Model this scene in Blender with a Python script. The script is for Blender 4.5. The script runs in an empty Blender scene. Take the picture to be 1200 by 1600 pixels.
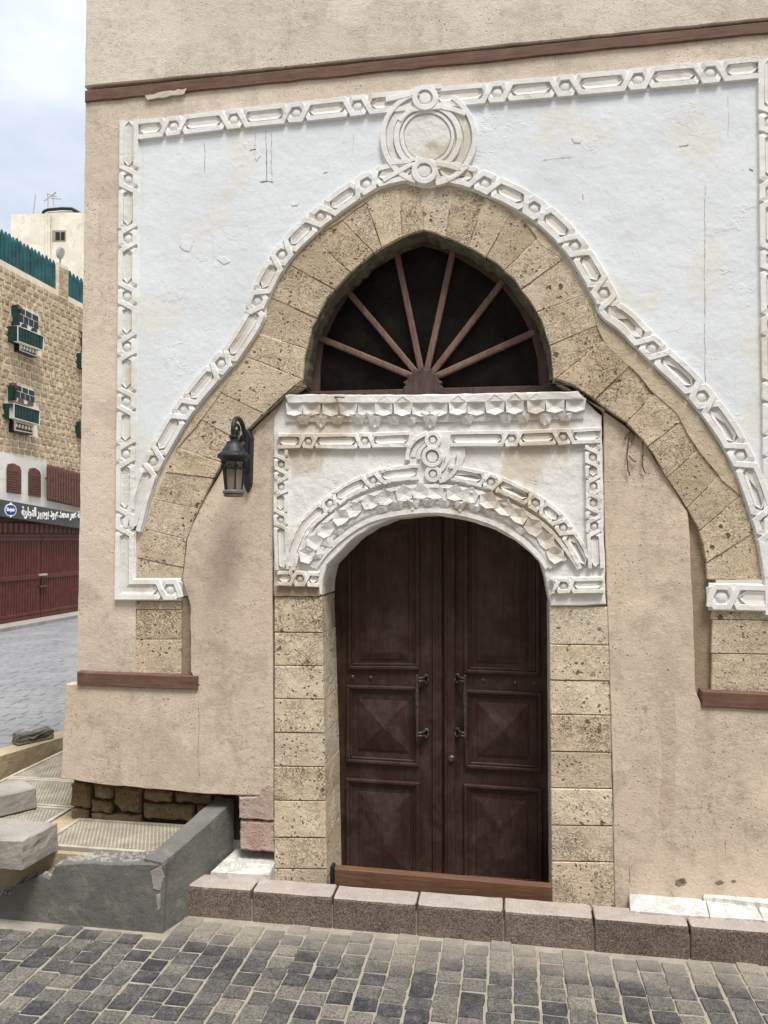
import bpy, bmesh, math, random
from mathutils import Vector
from mathutils.geometry import tessellate_polygon

R = random.Random(11)
SC = bpy.context.scene
COL = SC.collection
rad = math.radians

# ------------------------------------------------------------------ camera, sky, sun, exposure
EYE = Vector((0.0, -5.1, 2.4))
YAW, PITCH, FOC = rad(9.5), rad(1.86), 1200.0
FWD = Vector((-math.sin(YAW) * math.cos(PITCH), math.cos(YAW) * math.cos(PITCH), math.sin(PITCH)))
RGT = Vector((math.cos(YAW), math.sin(YAW), 0))
UPV = RGT.cross(FWD)
cd = bpy.data.cameras.new('camera')
cam = bpy.data.objects.new('camera', cd)
COL.objects.link(cam)
cam.location = EYE
cam.rotation_euler = (math.pi / 2 + PITCH, 0, YAW)
cd.sensor_fit = 'VERTICAL'
cd.sensor_height = 36
cd.lens = 36 * FOC / 1600
cd.clip_end = 2000
SC.camera = cam

SUN_EL, SUN_AZ = rad(66), rad(148)          # azimuth measured clockwise from +Y: the sun stands behind the photographer
wd = bpy.data.worlds.new('World')
SC.world = wd
wd.use_nodes = True
nt = wd.node_tree
sky = nt.nodes.new('ShaderNodeTexSky')
sky.sky_type = 'NISHITA'
sky.sun_disc = False
sky.sun_elevation = SUN_EL
sky.sun_rotation = SUN_AZ
sky.dust_density = 2.5
sky.air_density = 1.0
tcw = nt.nodes.new('ShaderNodeTexCoord')
mpw = nt.nodes.new('ShaderNodeMapping')
mpw.inputs['Scale'].default_value = (1, 1, 2.2)
nzw = nt.nodes.new('ShaderNodeTexNoise')
nzw.inputs['Scale'].default_value = 2.3
nzw.inputs['Detail'].default_value = 8
nzw.inputs['Roughness'].default_value = 0.55
rpw = nt.nodes.new('ShaderNodeValToRGB')
rpw.color_ramp.elements[0].position = 0.34
rpw.color_ramp.elements[1].position = 0.62
rpw.color_ramp.elements[0].color = (0.4, 0.4, 0.4, 1)
mxw = nt.nodes.new('ShaderNodeMix')
mxw.data_type = 'RGBA'
# overcast cloud: three times as bright overhead as at the horizon (CIE overcast sky)
sxw = nt.nodes.new('ShaderNodeSeparateXYZ')
maw = nt.nodes.new('ShaderNodeMath'); maw.operation = 'MULTIPLY_ADD'; maw.use_clamp = False
maw.inputs[1].default_value = 0.667; maw.inputs[2].default_value = 0.333
mzw = nt.nodes.new('ShaderNodeMath'); mzw.operation = 'MAXIMUM'; mzw.inputs[1].default_value = 0.0
clw = nt.nodes.new('ShaderNodeVectorMath'); clw.operation = 'SCALE'
clw.inputs[0].default_value = (7.0, 7.3, 7.75)
bgw = nt.nodes['Background']
bgw.inputs['Strength'].default_value = 0.075
L = nt.links.new
L(tcw.outputs['Generated'], mpw.inputs['Vector'])
L(tcw.outputs['Generated'], sxw.inputs[0])
L(sxw.outputs[2], mzw.inputs[0])
L(mzw.outputs[0], maw.inputs[0])
L(maw.outputs[0], clw.inputs['Scale'])
L(clw.outputs[0], mxw.inputs[7])
L(mpw.outputs['Vector'], nzw.inputs['Vector'])
L(nzw.outputs['Fac'], rpw.inputs['Fac'])
L(rpw.outputs['Color'], mxw.inputs['Factor'])
L(sky.outputs['Color'], mxw.inputs[6])
L(mxw.outputs[2], bgw.inputs['Color'])

sd = bpy.data.lights.new('sun', 'SUN')
sun = bpy.data.objects.new('sun', sd)
COL.objects.link(sun)
sd.energy = 1.5
sd.angle = rad(18)
sd.color = (1.0, 0.95, 0.88)
sdir = Vector((math.sin(SUN_AZ) * math.cos(SUN_EL), math.cos(SUN_AZ) * math.cos(SUN_EL), math.sin(SUN_EL)))
sun.rotation_euler = sdir.to_track_quat('Z', 'Y').to_euler()

SC.view_settings.view_transform = 'Standard'
SC.view_settings.look = 'None'
SC.view_settings.gamma = 1
SC.view_settings.use_curve_mapping = False
SC.view_settings.exposure = 1.55

# ------------------------------------------------------------------ helpers: planes, meshes, things
class Frame:
    """a plane with axes U, V and outward normal N; b tilts it: a point at height v lies b0 + b*v further in"""
    def __init__(s, O, U, V, N, a=0.0, b=0.0):
        s.O, s.U, s.V, s.N, s.a, s.b = Vector(O), Vector(U), Vector(V), Vector(N), a, b
    def w(s, u, v, h=0.0):
        return s.O + s.U * u + s.V * v + s.N * (h - s.a - s.b * v)
    def px(s, x, y, h=0.0):
        d = FWD + RGT * ((x - 600) / FOC) + UPV * ((800 - y) / FOC)
        n = s.N + s.V * s.b
        o = s.O + s.N * (h - s.a)
        t = (o - EYE).dot(n) / d.dot(n)
        p = EYE + d * t - s.O
        return (p.dot(s.U), p.dot(s.V))
    def pxs(s, pts, h=0.0):
        return [s.px(x, y, h) for x, y in pts]

WALL = Frame((0, 0, 0), (1, 0, 0), (0, 0, 1), (0, -1, 0))                       # facade
LEAN = Frame((0, 0, 0), (1, 0, 0), (0, 0, 1), (0, -1, 0), a=-0.127, b=0.0526)   # battered infill round the door
FARX = -13.4
FARW = Frame((FARX, 0, 0), (0, 1, 0), (0, 0, 1), (1, 0, 0))                     # house across the side street
def flat(z):
    return Frame((0, 0, z), (1, 0, 0), (0, 1, 0), (0, 0, 1))

ORG = {}
def obj(name, verts, faces, m, parent=None, label=None, kind=None, smooth=False, bev=0.0):
    org = ORG[parent.name] if parent is not None else Vector((0, 0, 0))
    me = bpy.data.meshes.new(name)
    me.from_pydata([tuple(Vector(v) - org) for v in verts], [], faces)
    bm = bmesh.new()
    bm.from_mesh(me)
    bmesh.ops.recalc_face_normals(bm, faces=bm.faces)
    if bev:
        bmesh.ops.bevel(bm, geom=list(bm.edges), offset=bev, segments=1, affect='EDGES', clamp_overlap=True)
    bm.to_mesh(me)
    bm.free()
    if smooth:
        for p in me.polygons:
            p.use_smooth = True
    me.materials.append(m)
    o = bpy.data.objects.new(name, me)
    COL.objects.link(o)
    if parent is not None:
        o.parent = parent
    ORG[o.name] = org.copy()
    if label: o['label'] = label
    if kind: o['kind'] = kind
    return o

def thing(name, label, cat, loc=(0, 0, 0), group=None):
    o = bpy.data.objects.new(name, None)
    COL.objects.link(o)
    o.location = loc
    o.empty_display_size = 0.2
    ORG[o.name] = Vector(loc)
    o['label'] = label
    o['category'] = cat
    if group: o['group'] = group
    return o

def tag(o, label, cat, group=None):
    o['label'] = label
    o['category'] = cat
    if group: o['group'] = group
    return o

class MB:
    def __init__(s):
        s.v, s.f = [], []
    def add(s, verts, faces):
        n = len(s.v)
        s.v += [Vector(p) for p in verts]
        s.f += [tuple(i + n for i in f) for f in faces]
    def build(s, name, m, parent=None, **k):
        return obj(name, s.v, s.f, m, parent, **k)

def area2(p):
    return 0.5 * sum(p[i][0] * p[(i + 1) % len(p)][1] - p[(i + 1) % len(p)][0] * p[i][1] for i in range(len(p)))

def inset(p, d):
    """offset a polygon inwards by d"""
    n = len(p)
    sg = 1 if area2(p) > 0 else -1
    out = []
    for i in range(n):
        a, b, c = Vector(p[i - 1]), Vector(p[i]), Vector(p[(i + 1) % n])
        e1, e2 = (b - a), (c - b)
        if e1.length < 1e-7 or e2.length < 1e-7:
            out.append(tuple(b)); continue
        e1.normalize(); e2.normalize()
        n1 = Vector((-e1.y, e1.x)) * sg
        n2 = Vector((-e2.y, e2.x)) * sg
        m = n1 + n2
        k = m.length
        if k < 0.3:
            m = n1; k = 1.0
            out.append(tuple(b + m * d)); continue
        m /= k
        c_ = max(0.4, m.dot(n1))
        out.append(tuple(b + m * (d / c_)))
    return out

def rough(p, step, amp, closed=True, rnd=None):
    """cut each edge into short pieces and nudge them"""
    rnd = rnd or R
    out = []
    n = len(p)
    for i in range(n if closed else n - 1):
        a, b = Vector(p[i]), Vector(p[(i + 1) % n])
        l = (b - a).length
        k = max(1, int(l / step))
        for j in range(k):
            q = a.lerp(b, j / k)
            if j or closed:
                q = q + Vector((rnd.uniform(-amp, amp), rnd.uniform(-amp, amp)))
            out.append(tuple(q))
    if not closed:
        out.append(tuple(p[-1]))
    return out

def prism_mb(mb, fr, pts, h0, h1, bevel=0.0, back=False):
    """polygon with its front at height h0, sides back to h1"""
    n = len(pts)
    base = len(mb.v)
    if bevel > 0:
        ins = inset(pts, bevel)
        rings = [[fr.w(u, v, h0) for u, v in ins], [fr.w(u, v, h0 - bevel) for u, v in pts], [fr.w(u, v, h1) for u, v in pts]]
    else:
        rings = [[fr.w(u, v, h0) for u, v in pts], [fr.w(u, v, h1) for u, v in pts]]
    vs, fs = [], []
    for r in rings: vs += r
    tri = tessellate_polygon([[Vector((u, v, 0)) for u, v in (ins if bevel > 0 else pts)]]) if n > 4 else None
    if tri: fs += [tuple(t) for t in tri]
    else: fs.append(tuple(range(n)))
    for k in range(len(rings) - 1):
        for i in range(n):
            j = (i + 1) % n
            fs.append((k * n + i, k * n + j, (k + 1) * n + j, (k + 1) * n + i))
    if back:
        o = (len(rings) - 1) * n
        if tri: fs += [tuple(i + o for i in t) for t in tri]
        else: fs.append(tuple(range(o, o + n)))
    mb.add(vs, fs)

def prism(name, fr, pts, h0, h1, m, parent=None, bevel=0.0, back=False, **k):
    mb = MB()
    prism_mb(mb, fr, pts, h0, h1, bevel, back)
    return mb.build(name, m, parent, **k)

def box_mb(mb, x0, x1, y0, y1, z0, z1):
    vs = [(x, y, z) for z in (z0, z1) for y in (y0, y1) for x in (x0, x1)]
    mb.add(vs, [(0, 2, 3, 1), (4, 5, 7, 6), (0, 1, 5, 4), (2, 6, 7, 3), (0, 4, 6, 2), (1, 3, 7, 5)])

def tube_mb(mb, pts, r, n=6):
    pts = [Vector(p) for p in pts]
    rs = r if isinstance(r, (list, tuple)) else [r] * len(pts)
    vs, fs = [], []
    for i, p in enumerate(pts):
        t = (pts[min(i + 1, len(pts) - 1)] - pts[max(i - 1, 0)]).normalized()
        a = t.cross(Vector((0.31, 0.2, 0.93)))
        if a.length < 0.1: a = t.cross(Vector((1, 0, 0)))
        a.normalize(); b = t.cross(a)
        for k in range(n):
            q = 2 * math.pi * k / n
            vs.append(p + (a * math.cos(q) + b * math.sin(q)) * rs[i])
    for i in range(len(pts) - 1):
        for k in range(n):
            j = (k + 1) % n
            fs.append((i * n + k, i * n + j, (i + 1) * n + j, (i + 1) * n + k))
    fs.append(tuple(range(n)))
    fs.append(tuple(range((len(pts) - 1) * n, len(pts) * n)))
    mb.add(vs, fs)

def lathe_mb(mb, c, prof, n=16):
    """prof: (radius, z) pairs round a vertical axis through c"""
    c = Vector(c)
    vs, fs = [], []
    for r, z in prof:
        for k in range(n):
            q = 2 * math.pi * k / n
            vs.append(c + Vector((r * math.cos(q), r * math.sin(q), z)))
    for i in range(len(prof) - 1):
        for k in range(n):
            j = (k + 1) % n
            fs.append((i * n + k, i * n + j, (i + 1) * n + j, (i + 1) * n + k))
    fs.append(tuple(range(n)))
    fs.append(tuple(range((len(prof) - 1) * n, len(prof) * n)))
    mb.add(vs, fs)

def catmull(p, k=6):
    out = []
    for i in range(len(p) - 1):
        a = Vector(p[max(i - 1, 0)]); b = Vector(p[i]); c = Vector(p[i + 1]); d = Vector(p[min(i + 2, len(p) - 1)])
        for j in range(k):
            t = j / k
            out.append(tuple(0.5 * ((2 * b) + (c - a) * t + (2 * a - 5 * b + 4 * c - d) * t * t + (3 * b - a - 3 * c + d) * t ** 3)))
    out.append(tuple(p[-1]))
    return out

class Path:
    """a run along a frame with arc length s and sideways offset t"""
    def __init__(s, fr, pxs, smooth=False, uv=False):
        s.fr = fr
        if smooth: pxs = catmull(pxs)
        s.smooth = smooth
        s.p = [Vector(q) for q in (pxs if uv else fr.pxs(pxs))]
        s.s = [0.0]
        for i in range(1, len(s.p)): s.s.append(s.s[-1] + (s.p[i] - s.p[i - 1]).length)
        s.len = s.s[-1]
        s.seg = []
        for i in range(len(s.p) - 1):
            e = (s.p[i + 1] - s.p[i]).normalized()
            s.seg.append(Vector((-e.y, e.x)))
        s.nv = []
        for i in range(len(s.p)):
            a = s.seg[max(i - 1, 0)]; b = s.seg[min(i, len(s.seg) - 1)]
            m = (a + b).normalized()
            s.nv.append(m / max(0.5, m.dot(a)))
    def pt(s, q, t=0.0):
        q0 = q
        q = min(max(q, 0.0), s.len)
        i = 0
        while i < len(s.seg) - 1 and q > s.s[i + 1] + 1e-9: i += 1
        f = (q - s.s[i]) / max(1e-9, s.s[i + 1] - s.s[i])
        if s.smooth: n = s.nv[i].lerp(s.nv[i + 1], f)
        elif f > 1 - 1e-5: n = s.nv[i + 1]
        elif f < 1e-5: n = s.nv[i]
        else: n = s.seg[i]
        e = Vector((s.seg[i].y, -s.seg[i].x))
        return s.p[i].lerp(s.p[i + 1], f) + n * t + e * (q0 - q)
    def near(s, x, y):
        c = Vector(s.fr.px(x, y))
        best = (1e9, 0)
        for i in range(len(s.seg)):
            e = s.p[i + 1] - s.p[i]
            f = min(1, max(0, (c - s.p[i]).dot(e) / max(1e-12, e.length_squared)))
            d = (s.p[i].lerp(s.p[i + 1], f) - c).length
            if d < best[0]: best = (d, s.s[i] + f * e.length)
        return best[1]
    def run(s, st):
        """(s, t, h) corner list -> (u, v, h) list that also follows the bends of the path"""
        out = []
        for k in range(len(st)):
            a = st[k]
            out.append((*s.pt(a[0], a[1]), a[2]))
            if k + 1 < len(st):
                b = st[k + 1]
                for i, q in enumerate(s.s):
                    if min(a[0], b[0]) + 1e-4 < q < max(a[0], b[0]) - 1e-4:
                        f = (q - a[0]) / (b[0] - a[0])
                        out.append((*s.pt(q, a[1] + (b[1] - a[1]) * f), a[2] + (b[2] - a[2]) * f))
        return out

def ribbon_mb(mb, fr, pts, w, hb, closed=False, top=0.86):
    """a strap of trapezoid section along (u, v, h) points"""
    n = len(pts)
    P = [Vector(p[:2]) for p in pts]
    vs, fs = [], []
    for i in range(n):
        a = P[i - 1] if (closed or i) else P[0]
        c = P[(i + 1) % n] if (closed or i < n - 1) else P[-1]
        e1 = P[i] - a; e2 = c - P[i]
        if e1.length < 1e-7: e1 = e2
        if e2.length < 1e-7: e2 = e1
        e1 = e1.normalized(); e2 = e2.normalized()
        n1 = Vector((-e1.y, e1.x)); n2 = Vector((-e2.y, e2.x))
        m = (n1 + n2)
        m = m.normalized() if m.length > 0.2 else n1
        m = m / max(0.5, m.dot(n1))
        h = pts[i][2]
        for off, hh in ((-0.5, hb), (-0.5, h - 0.0035), (-0.5 * top, h), (0.5 * top, h), (0.5, h - 0.0035), (0.5, hb)):
            q = P[i] + m * (off * w)
            vs.append(fr.w(q.x, q.y, hh))
    for i in range(n if closed else n - 1):
        j = (i + 1) % n
        for k in range(5):
            fs.append((i * 6 + k, i * 6 + k + 1, j * 6 + k + 1, j * 6 + k))
    if not closed:
        fs.append(tuple(range(6)))
        fs.append(tuple(range((n - 1) * 6, n * 6)))
    mb.add(vs, fs)

def facet_mb(mb, path, s, t, ss, tt, rim, rim_h, apex, base_h, flip=1):
    """a many-sided cut piece: rim polygon, apex in or out, skirt down to base_h"""
    fr = path.fr
    vs = []
    for a, b in rim:
        q = path.pt(s + a * ss, t + b * tt * flip)
        hh = rim_h(a, b) if callable(rim_h) else rim_h
        vs.append(fr.w(q.x, q.y, hh))
    n = len(rim)
    q = path.pt(s + apex[0] * ss, t + apex[1] * tt * flip)
    vs.append(fr.w(q.x, q.y, apex[2]))
    for a, b in rim:
        q = path.pt(s + a * ss * 1.06, t + b * tt * flip * 1.06)
        vs.append(fr.w(q.x, q.y, base_h))
    fs = []
    for i in range(n):
        j = (i + 1) % n
        fs.append((i, j, n))
        fs.append((i, j, n + 1 + j, n + 1 + i))
    mb.add(vs, fs)

# ------------------------------------------------------------------ materials
class NT:
    def __init__(s, name, rough_=0.85, spec=0.3):
        s.m = bpy.data.materials.new(name)
        s.m.use_nodes = True
        s.t = s.m.node_tree
        s.b = s.t.nodes['Principled BSDF']
        s.b.inputs['Roughness'].default_value = rough_
        s.b.inputs['Specular IOR Level'].default_value = spec
        s.pos = s.t.nodes.new('ShaderNodeNewGeometry').outputs['Position']
        s._rnd = None
    @property
    def rnd(s):
        if s._rnd is None: s._rnd = s.t.nodes.new('ShaderNodeObjectInfo').outputs['Random']
        return s._rnd
    def lk(s, a, inp):
        if isinstance(a, (int, float)): inp.default_value = a
        elif isinstance(a, tuple): inp.default_value = a if len(a) == 4 or inp.type == 'VECTOR' else (*a, 1)
        else: s.t.links.new(a, inp)
    def map(s, scale=(1, 1, 1), rot=(0, 0, 0), src=None, loc=None):
        n = s.t.nodes.new('ShaderNodeMapping')
        s.t.links.new(src or s.pos, n.inputs['Vector'])
        n.inputs['Scale'].default_value = scale
        n.inputs['Rotation'].default_value = rot
        if loc is not None: s.lk(loc, n.inputs['Location'])
        return n.outputs[0]
    def noise(s, scale, detail=4, rough=0.55, vec=None, dist=0.0):
        n = s.t.nodes.new('ShaderNodeTexNoise')
        s.t.links.new(vec or s.pos, n.inputs['Vector'])
        n.inputs['Scale'].default_value = scale
        n.inputs['Detail'].default_value = detail
        n.inputs['Roughness'].default_value = rough
        n.inputs['Distortion'].default_value = dist
        return n.outputs['Fac']
    def voro(s, scale, vec=None, feature='F1', out='Distance', rnd=1.0):
        n = s.t.nodes.new('ShaderNodeTexVoronoi')
        n.feature = feature
        s.t.links.new(vec or s.pos, n.inputs['Vector'])
        n.inputs['Scale'].default_value = scale
        n.inputs['Randomness'].default_value = rnd
        return n.outputs[out]
    def warp(s, amt, scale, src=None):
        """position nudged by noise"""
        n = s.t.nodes.new('ShaderNodeTexNoise')
        s.t.links.new(src or s.pos, n.inputs['Vector'])
        n.inputs['Scale'].default_value = scale
        n.inputs['Detail'].default_value = 3
        a = s.t.nodes.new('ShaderNodeVectorMath'); a.operation = 'MULTIPLY_ADD'
        s.t.links.new(n.outputs['Color'], a.inputs[0])
        a.inputs[1].default_value = (amt, amt, amt)
        s.t.links.new(src or s.pos, a.inputs[2])
        return a.outputs[0]
    def ramp(s, fac, stops, interp='LINEAR'):
        n = s.t.nodes.new('ShaderNodeValToRGB')
        n.color_ramp.interpolation = interp
        e = n.color_ramp.elements
        while len(e) < len(stops): e.new(0.5)
        for k, (p, c) in enumerate(stops):
            e[k].position = p
            e[k].color = (c, c, c, 1) if isinstance(c, (int, float)) else (*c, 1)
        s.t.links.new(fac, n.inputs['Fac'])
        return n.outputs['Color']
    def mix(s, fac, a, b, blend='MIX'):
        n = s.t.nodes.new('ShaderNodeMix')
        n.data_type = 'RGBA'
        n.blend_type = blend
        s.lk(fac, n.inputs['Factor']); s.lk(a, n.inputs[6]); s.lk(b, n.inputs[7])
        return n.outputs[2]
    def math(s, op, a, b=0.0, c=0.0):
        n = s.t.nodes.new('ShaderNodeMath')
        n.operation = op
        n.use_clamp = False
        s.lk(a, n.inputs[0]); s.lk(b, n.inputs[1]); s.lk(c, n.inputs[2])
        return n.outputs[0]
    def sep(s):
        n = s.t.nodes.new('ShaderNodeSeparateXYZ')
        s.t.links.new(s.pos, n.inputs[0])
        return n.outputs
    def bump(s, h, dist, prev=None, strength=1.0):
        n = s.t.nodes.new('ShaderNodeBump')
        n.inputs['Distance'].default_value = dist
        n.inputs['Strength'].default_value = strength
        s.lk(h, n.inputs['Height'])
        if prev is not None: s.t.links.new(prev, n.inputs['Normal'])
        return n.outputs[0]
    def done(s, col, nrm=None, rough=None):
        s.lk(col, s.b.inputs['Base Color'])
        if nrm is not None: s.t.links.new(nrm, s.b.inputs['Normal'])
        if rough is not None: s.lk(rough, s.b.inputs['Roughness'])
        return s.m

def plain(name, c, rough_=0.6, var=0.15, scale=12, bump=0.002, metal=0.0, spec=0.4):
    k = NT(name, rough_, spec)
    f = k.noise(scale, 5)
    lo = tuple(x * (1 - var) for x in c); hi = tuple(min(1, x * (1 + var)) for x in c)
    k.b.inputs['Metallic'].default_value = metal
    return k.done(k.ramp(f, [(0.3, lo), (0.7, hi)]), k.bump(k.noise(scale * 6, 3), bump))

def mk_plaster(name, c, dirt, pink=None, bumpy=1.0, dirty=0.4):
    k = NT(name, 0.93, 0.15)
    big = k.noise(1.1, 5, 0.6)
    mid = k.noise(5.5, 6, 0.65, k.warp(0.25, 3))
    fine = k.noise(70, 4, 0.7)
    col = k.ramp(big, [(0.3, tuple(x * 0.9 for x in c)), (0.55, c), (0.75, tuple(min(1, x * 1.08) for x in c))])
    if pink: col = k.mix(k.math('MULTIPLY', k.ramp(k.noise(0.9, 3, 0.5, k.map((1, 1, 1), loc=(7, 3, 1))), [(0.45, 0.0), (0.7, 1.0)]), 0.55), col, pink)
    col = k.mix(k.math('MULTIPLY', k.ramp(mid, [(0.5, 0.0), (0.78, 1.0)]), dirty), col, dirt)
    pale = k.ramp(k.noise(0.95, 5, 0.62, k.map((1, 1, 1.2), src=k.warp(0.12, 5), loc=(5, 9, 2))), [(0.52, 0.0), (0.57, 1.0)])
    col = k.mix(k.math('MULTIPLY', pale, 0.55), col, tuple(min(1, x * 1.16 + 0.02) for x in c))
    rep = k.ramp(k.noise(1.7, 4, 0.55, k.map((1, 1, 0.7), src=k.warp(0.08, 9), loc=(1, 4, 8))), [(0.60, 0.0), (0.63, 1.0)])
    col = k.mix(k.math('MULTIPLY', rep, 0.42), col, tuple(x * 0.72 for x in c))
    st = k.noise(7, 4, 0.6, k.map((1, 1, 0.12)))
    col = k.mix(k.math('MULTIPLY', k.math('MULTIPLY', k.ramp(st, [(0.52, 0.0), (0.75, 1.0)]), k.ramp(k.noise(0.8, 3), [(0.42, 0.0), (0.6, 1.0)])), dirty * 0.9), col, dirt)
    gr = k.noise(28, 6, 0.75, k.warp(0.05, 12))
    col = k.mix(k.math('MULTIPLY', k.math('MULTIPLY', k.ramp(gr, [(0.5, 0.0), (0.68, 1.0)]), k.ramp(k.noise(1.9, 4, 0.6, k.map(loc=(2, 2, 6))), [(0.42, 0.0), (0.66, 1.0)])), dirty), col, tuple(x * 0.75 for x in dirt))
    spk = k.voro(38, k.warp(0.04, 18))
    msk = k.ramp(k.noise(3.1, 3), [(0.45, 0.0), (0.62, 1.0)])
    pit = k.math('MULTIPLY', k.ramp(spk, [(0.1, 1.0), (0.2, 0.0)]), msk)
    col = k.mix(k.math('MULTIPLY', pit, 0.7), col, tuple(x * 0.35 for x in dirt))
    col = k.mix(0.16, col, k.ramp(fine, [(0.3, 0.12), (0.7, 0.9)]), 'OVERLAY')
    trow = k.noise(13, 5, 0.6, k.map((0.85, 1, 1.15)), 0.4)
    n1 = k.bump(k.noise(2.2, 3), 0.013 * bumpy)
    n2 = k.bump(trow, 0.0045 * bumpy, n1)
    n3 = k.bump(fine, 0.0032 * bumpy, n2)
    n4 = k.bump(k.math('MULTIPLY', pit, -1.0), 0.004, n3)
    return k.done(col, n4)

def mk_stone(name, c1, c2, pit_amt=1.0, scale=1.0):
    k = NT(name, 0.95, 0.12)
    off = k.math('MULTIPLY', k.rnd, 37.0)
    cx = k.t.nodes.new('ShaderNodeCombineXYZ')
    k.t.links.new(off, cx.inputs[0]); k.t.links.new(off, cx.inputs[2])
    p = k.map((scale, scale, scale), loc=cx.outputs[0])
    big = k.noise(4.5, 6, 0.62, p)
    col = k.ramp(big, [(0.28, c1), (0.5, tuple((a + b) / 2 for a, b in zip(c1, c2))), (0.72, c2)])
    tone = k.ramp(k.rnd, [(0.0, (0.76, 0.73, 0.68)), (0.3, (1, 1, 1)), (0.55, (0.90, 0.84, 0.77)), (0.8, (1.05, 1.03, 1.0)), (1.0, (0.86, 0.84, 0.80))])
    col = k.mix(1.0, col, tone, 'MULTIPLY')
    wp = k.warp(0.05, 22, p)
    # shell shaped cavities, worm lines and pin holes of coral rock
    cav = k.math('MULTIPLY', k.ramp(k.voro(30, wp), [(0.16, 1.0), (0.26, 0.0)]), k.ramp(k.noise(7, 3, 0.5, p), [(0.47, 0.0), (0.56, 1.0)]))
    big_c = k.math('MULTIPLY', k.ramp(k.voro(11, k.warp(0.07, 16, p)), [(0.12, 1.0), (0.19, 0.0)]), k.ramp(k.noise(4.3, 2, 0.5, k.map(src=p, loc=(1, 7, 3))), [(0.5, 0.0), (0.56, 1.0)]))
    cav = k.math('MAXIMUM', cav, big_c)
    wn = k.noise(24, 3, 0.6, p, 1.6)
    worm = k.ramp(k.math('ABSOLUTE', k.math('SUBTRACT', wn, 0.5)), [(0.010, 1.0), (0.028, 0.0)])
    wm = k.ramp(k.noise(5, 4, 0.6, k.map((1, 1, 1), src=p, loc=(3.1, 8.2, 5.5))), [(0.42, 0.0), (0.58, 1.0)])
    dens = k.ramp(k.rnd, [(0.0, 0.05), (0.3, 0.25), (0.5, 1.0), (0.75, 0.15), (1.0, 0.9)])
    worm = k.math('MULTIPLY', k.math('MULTIPLY', worm, wm), dens)
    pin = k.math('MULTIPLY', k.ramp(k.voro(75, k.warp(0.01, 60, p)), [(0.16, 1.0), (0.3, 0.0)]), k.ramp(k.noise(9, 3, 0.6, p), [(0.45, 0.0), (0.6, 1.0)]))
    holes = k.math('MAXIMUM', k.math('MAXIMUM', cav, k.math('MULTIPLY', worm, 0.9)), k.math('MULTIPLY', k.math('MULTIPLY', pin, 0.9), k.ramp(k.rnd, [(0.0, 1.0), (0.4, 0.4), (0.7, 1.0), (1.0, 0.6)])))
    holes = k.math('MULTIPLY', holes, pit_amt)
    col = k.mix(k.math('MULTIPLY', holes, 0.9), col, (0.09, 0.066, 0.042))
    pale = k.ramp(k.noise(2.2, 5, 0.6, k.map((1, 1, 1), src=p, loc=(11, 2, 7))), [(0.58, 0.0), (0.7, 1.0)])
    col = k.mix(k.math('MULTIPLY', pale, 0.5), col, (0.52, 0.46, 0.37))
    fine = k.noise(110, 3, 0.7)
    col = k.mix(0.25, col, k.ramp(fine, [(0.3, 0.1), (0.7, 0.9)]), 'OVERLAY')
    n1 = k.bump(k.noise(14, 5, 0.65, p), 0.012)
    n2 = k.bump(k.math('MULTIPLY', holes, -1.0), 0.012, n1)
    n3 = k.bump(fine, 0.003, n2)
    return k.done(col, n3)

def mk_white(name, c, cream, amt=0.5, bumpy=1.0, streak=0.6):
    k = NT(name, 0.9, 0.2)
    big = k.noise(1.4, 5, 0.6)
    col = k.ramp(big, [(0.3, tuple(x * 0.92 for x in c)), (0.6, c)])
    pat = k.ramp(k.noise(1.9, 6, 0.6, k.map((1, 1, 0.8), loc=(2.3, 0, 5.1))), [(0.54, 0.0), (0.6, 1.0)])
    pat2 = k.ramp(k.noise(9, 5, 0.7), [(0.52, 0.0), (0.75, 1.0)])
    col = k.mix(k.math('MULTIPLY', k.math('MAXIMUM', pat, k.math('MULTIPLY', pat2, 0.7)), amt), col, cream)
    st = k.ramp(k.noise(15, 4, 0.65, k.map((1, 1, 0.05))), [(0.62, 0.0), (0.74, 1.0)])
    sm = k.ramp(k.noise(1.6, 3), [(0.45, 0.0), (0.65, 1.0)])
    col = k.mix(k.math('MULTIPLY', k.math('MULTIPLY', st, sm), streak * 0.4), col, (0.33, 0.29, 0.22))
    spk = k.math('MULTIPLY', k.ramp(k.voro(23, k.warp(0.06, 14)), [(0.05, 1.0), (0.1, 0.0)]), k.ramp(k.noise(3.7, 3), [(0.5, 0.0), (0.6, 1.0)]))
    col = k.mix(k.math('MULTIPLY', spk, 0.75), col, (0.2, 0.17, 0.13))
    peel = k.noise(4, 6, 0.65, k.map((1, 1, 1.3), loc=(4, 4, 4)))
    edge = k.ramp(k.math('ABSOLUTE', k.math('SUBTRACT', peel, 0.58)), [(0.002, 1.0), (0.012, 0.0)])
    col = k.mix(k.math('MULTIPLY', k.math('MULTIPLY', edge, sm), 0.12), col, (0.4, 0.37, 0.32))
    n1 = k.bump(k.noise(2.5, 3, 0.5), 0.016 * bumpy)
    n2 = k.bump(k.noise(18, 5, 0.65), 0.004 * bumpy, n1)
    n3 = k.bump(k.math('MULTIPLY', k.ramp(peel, [(0.57, 0.0), (0.6, 1.0)]), sm), 0.0018 * bumpy, n2)
    return k.done(col, n3)

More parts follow.
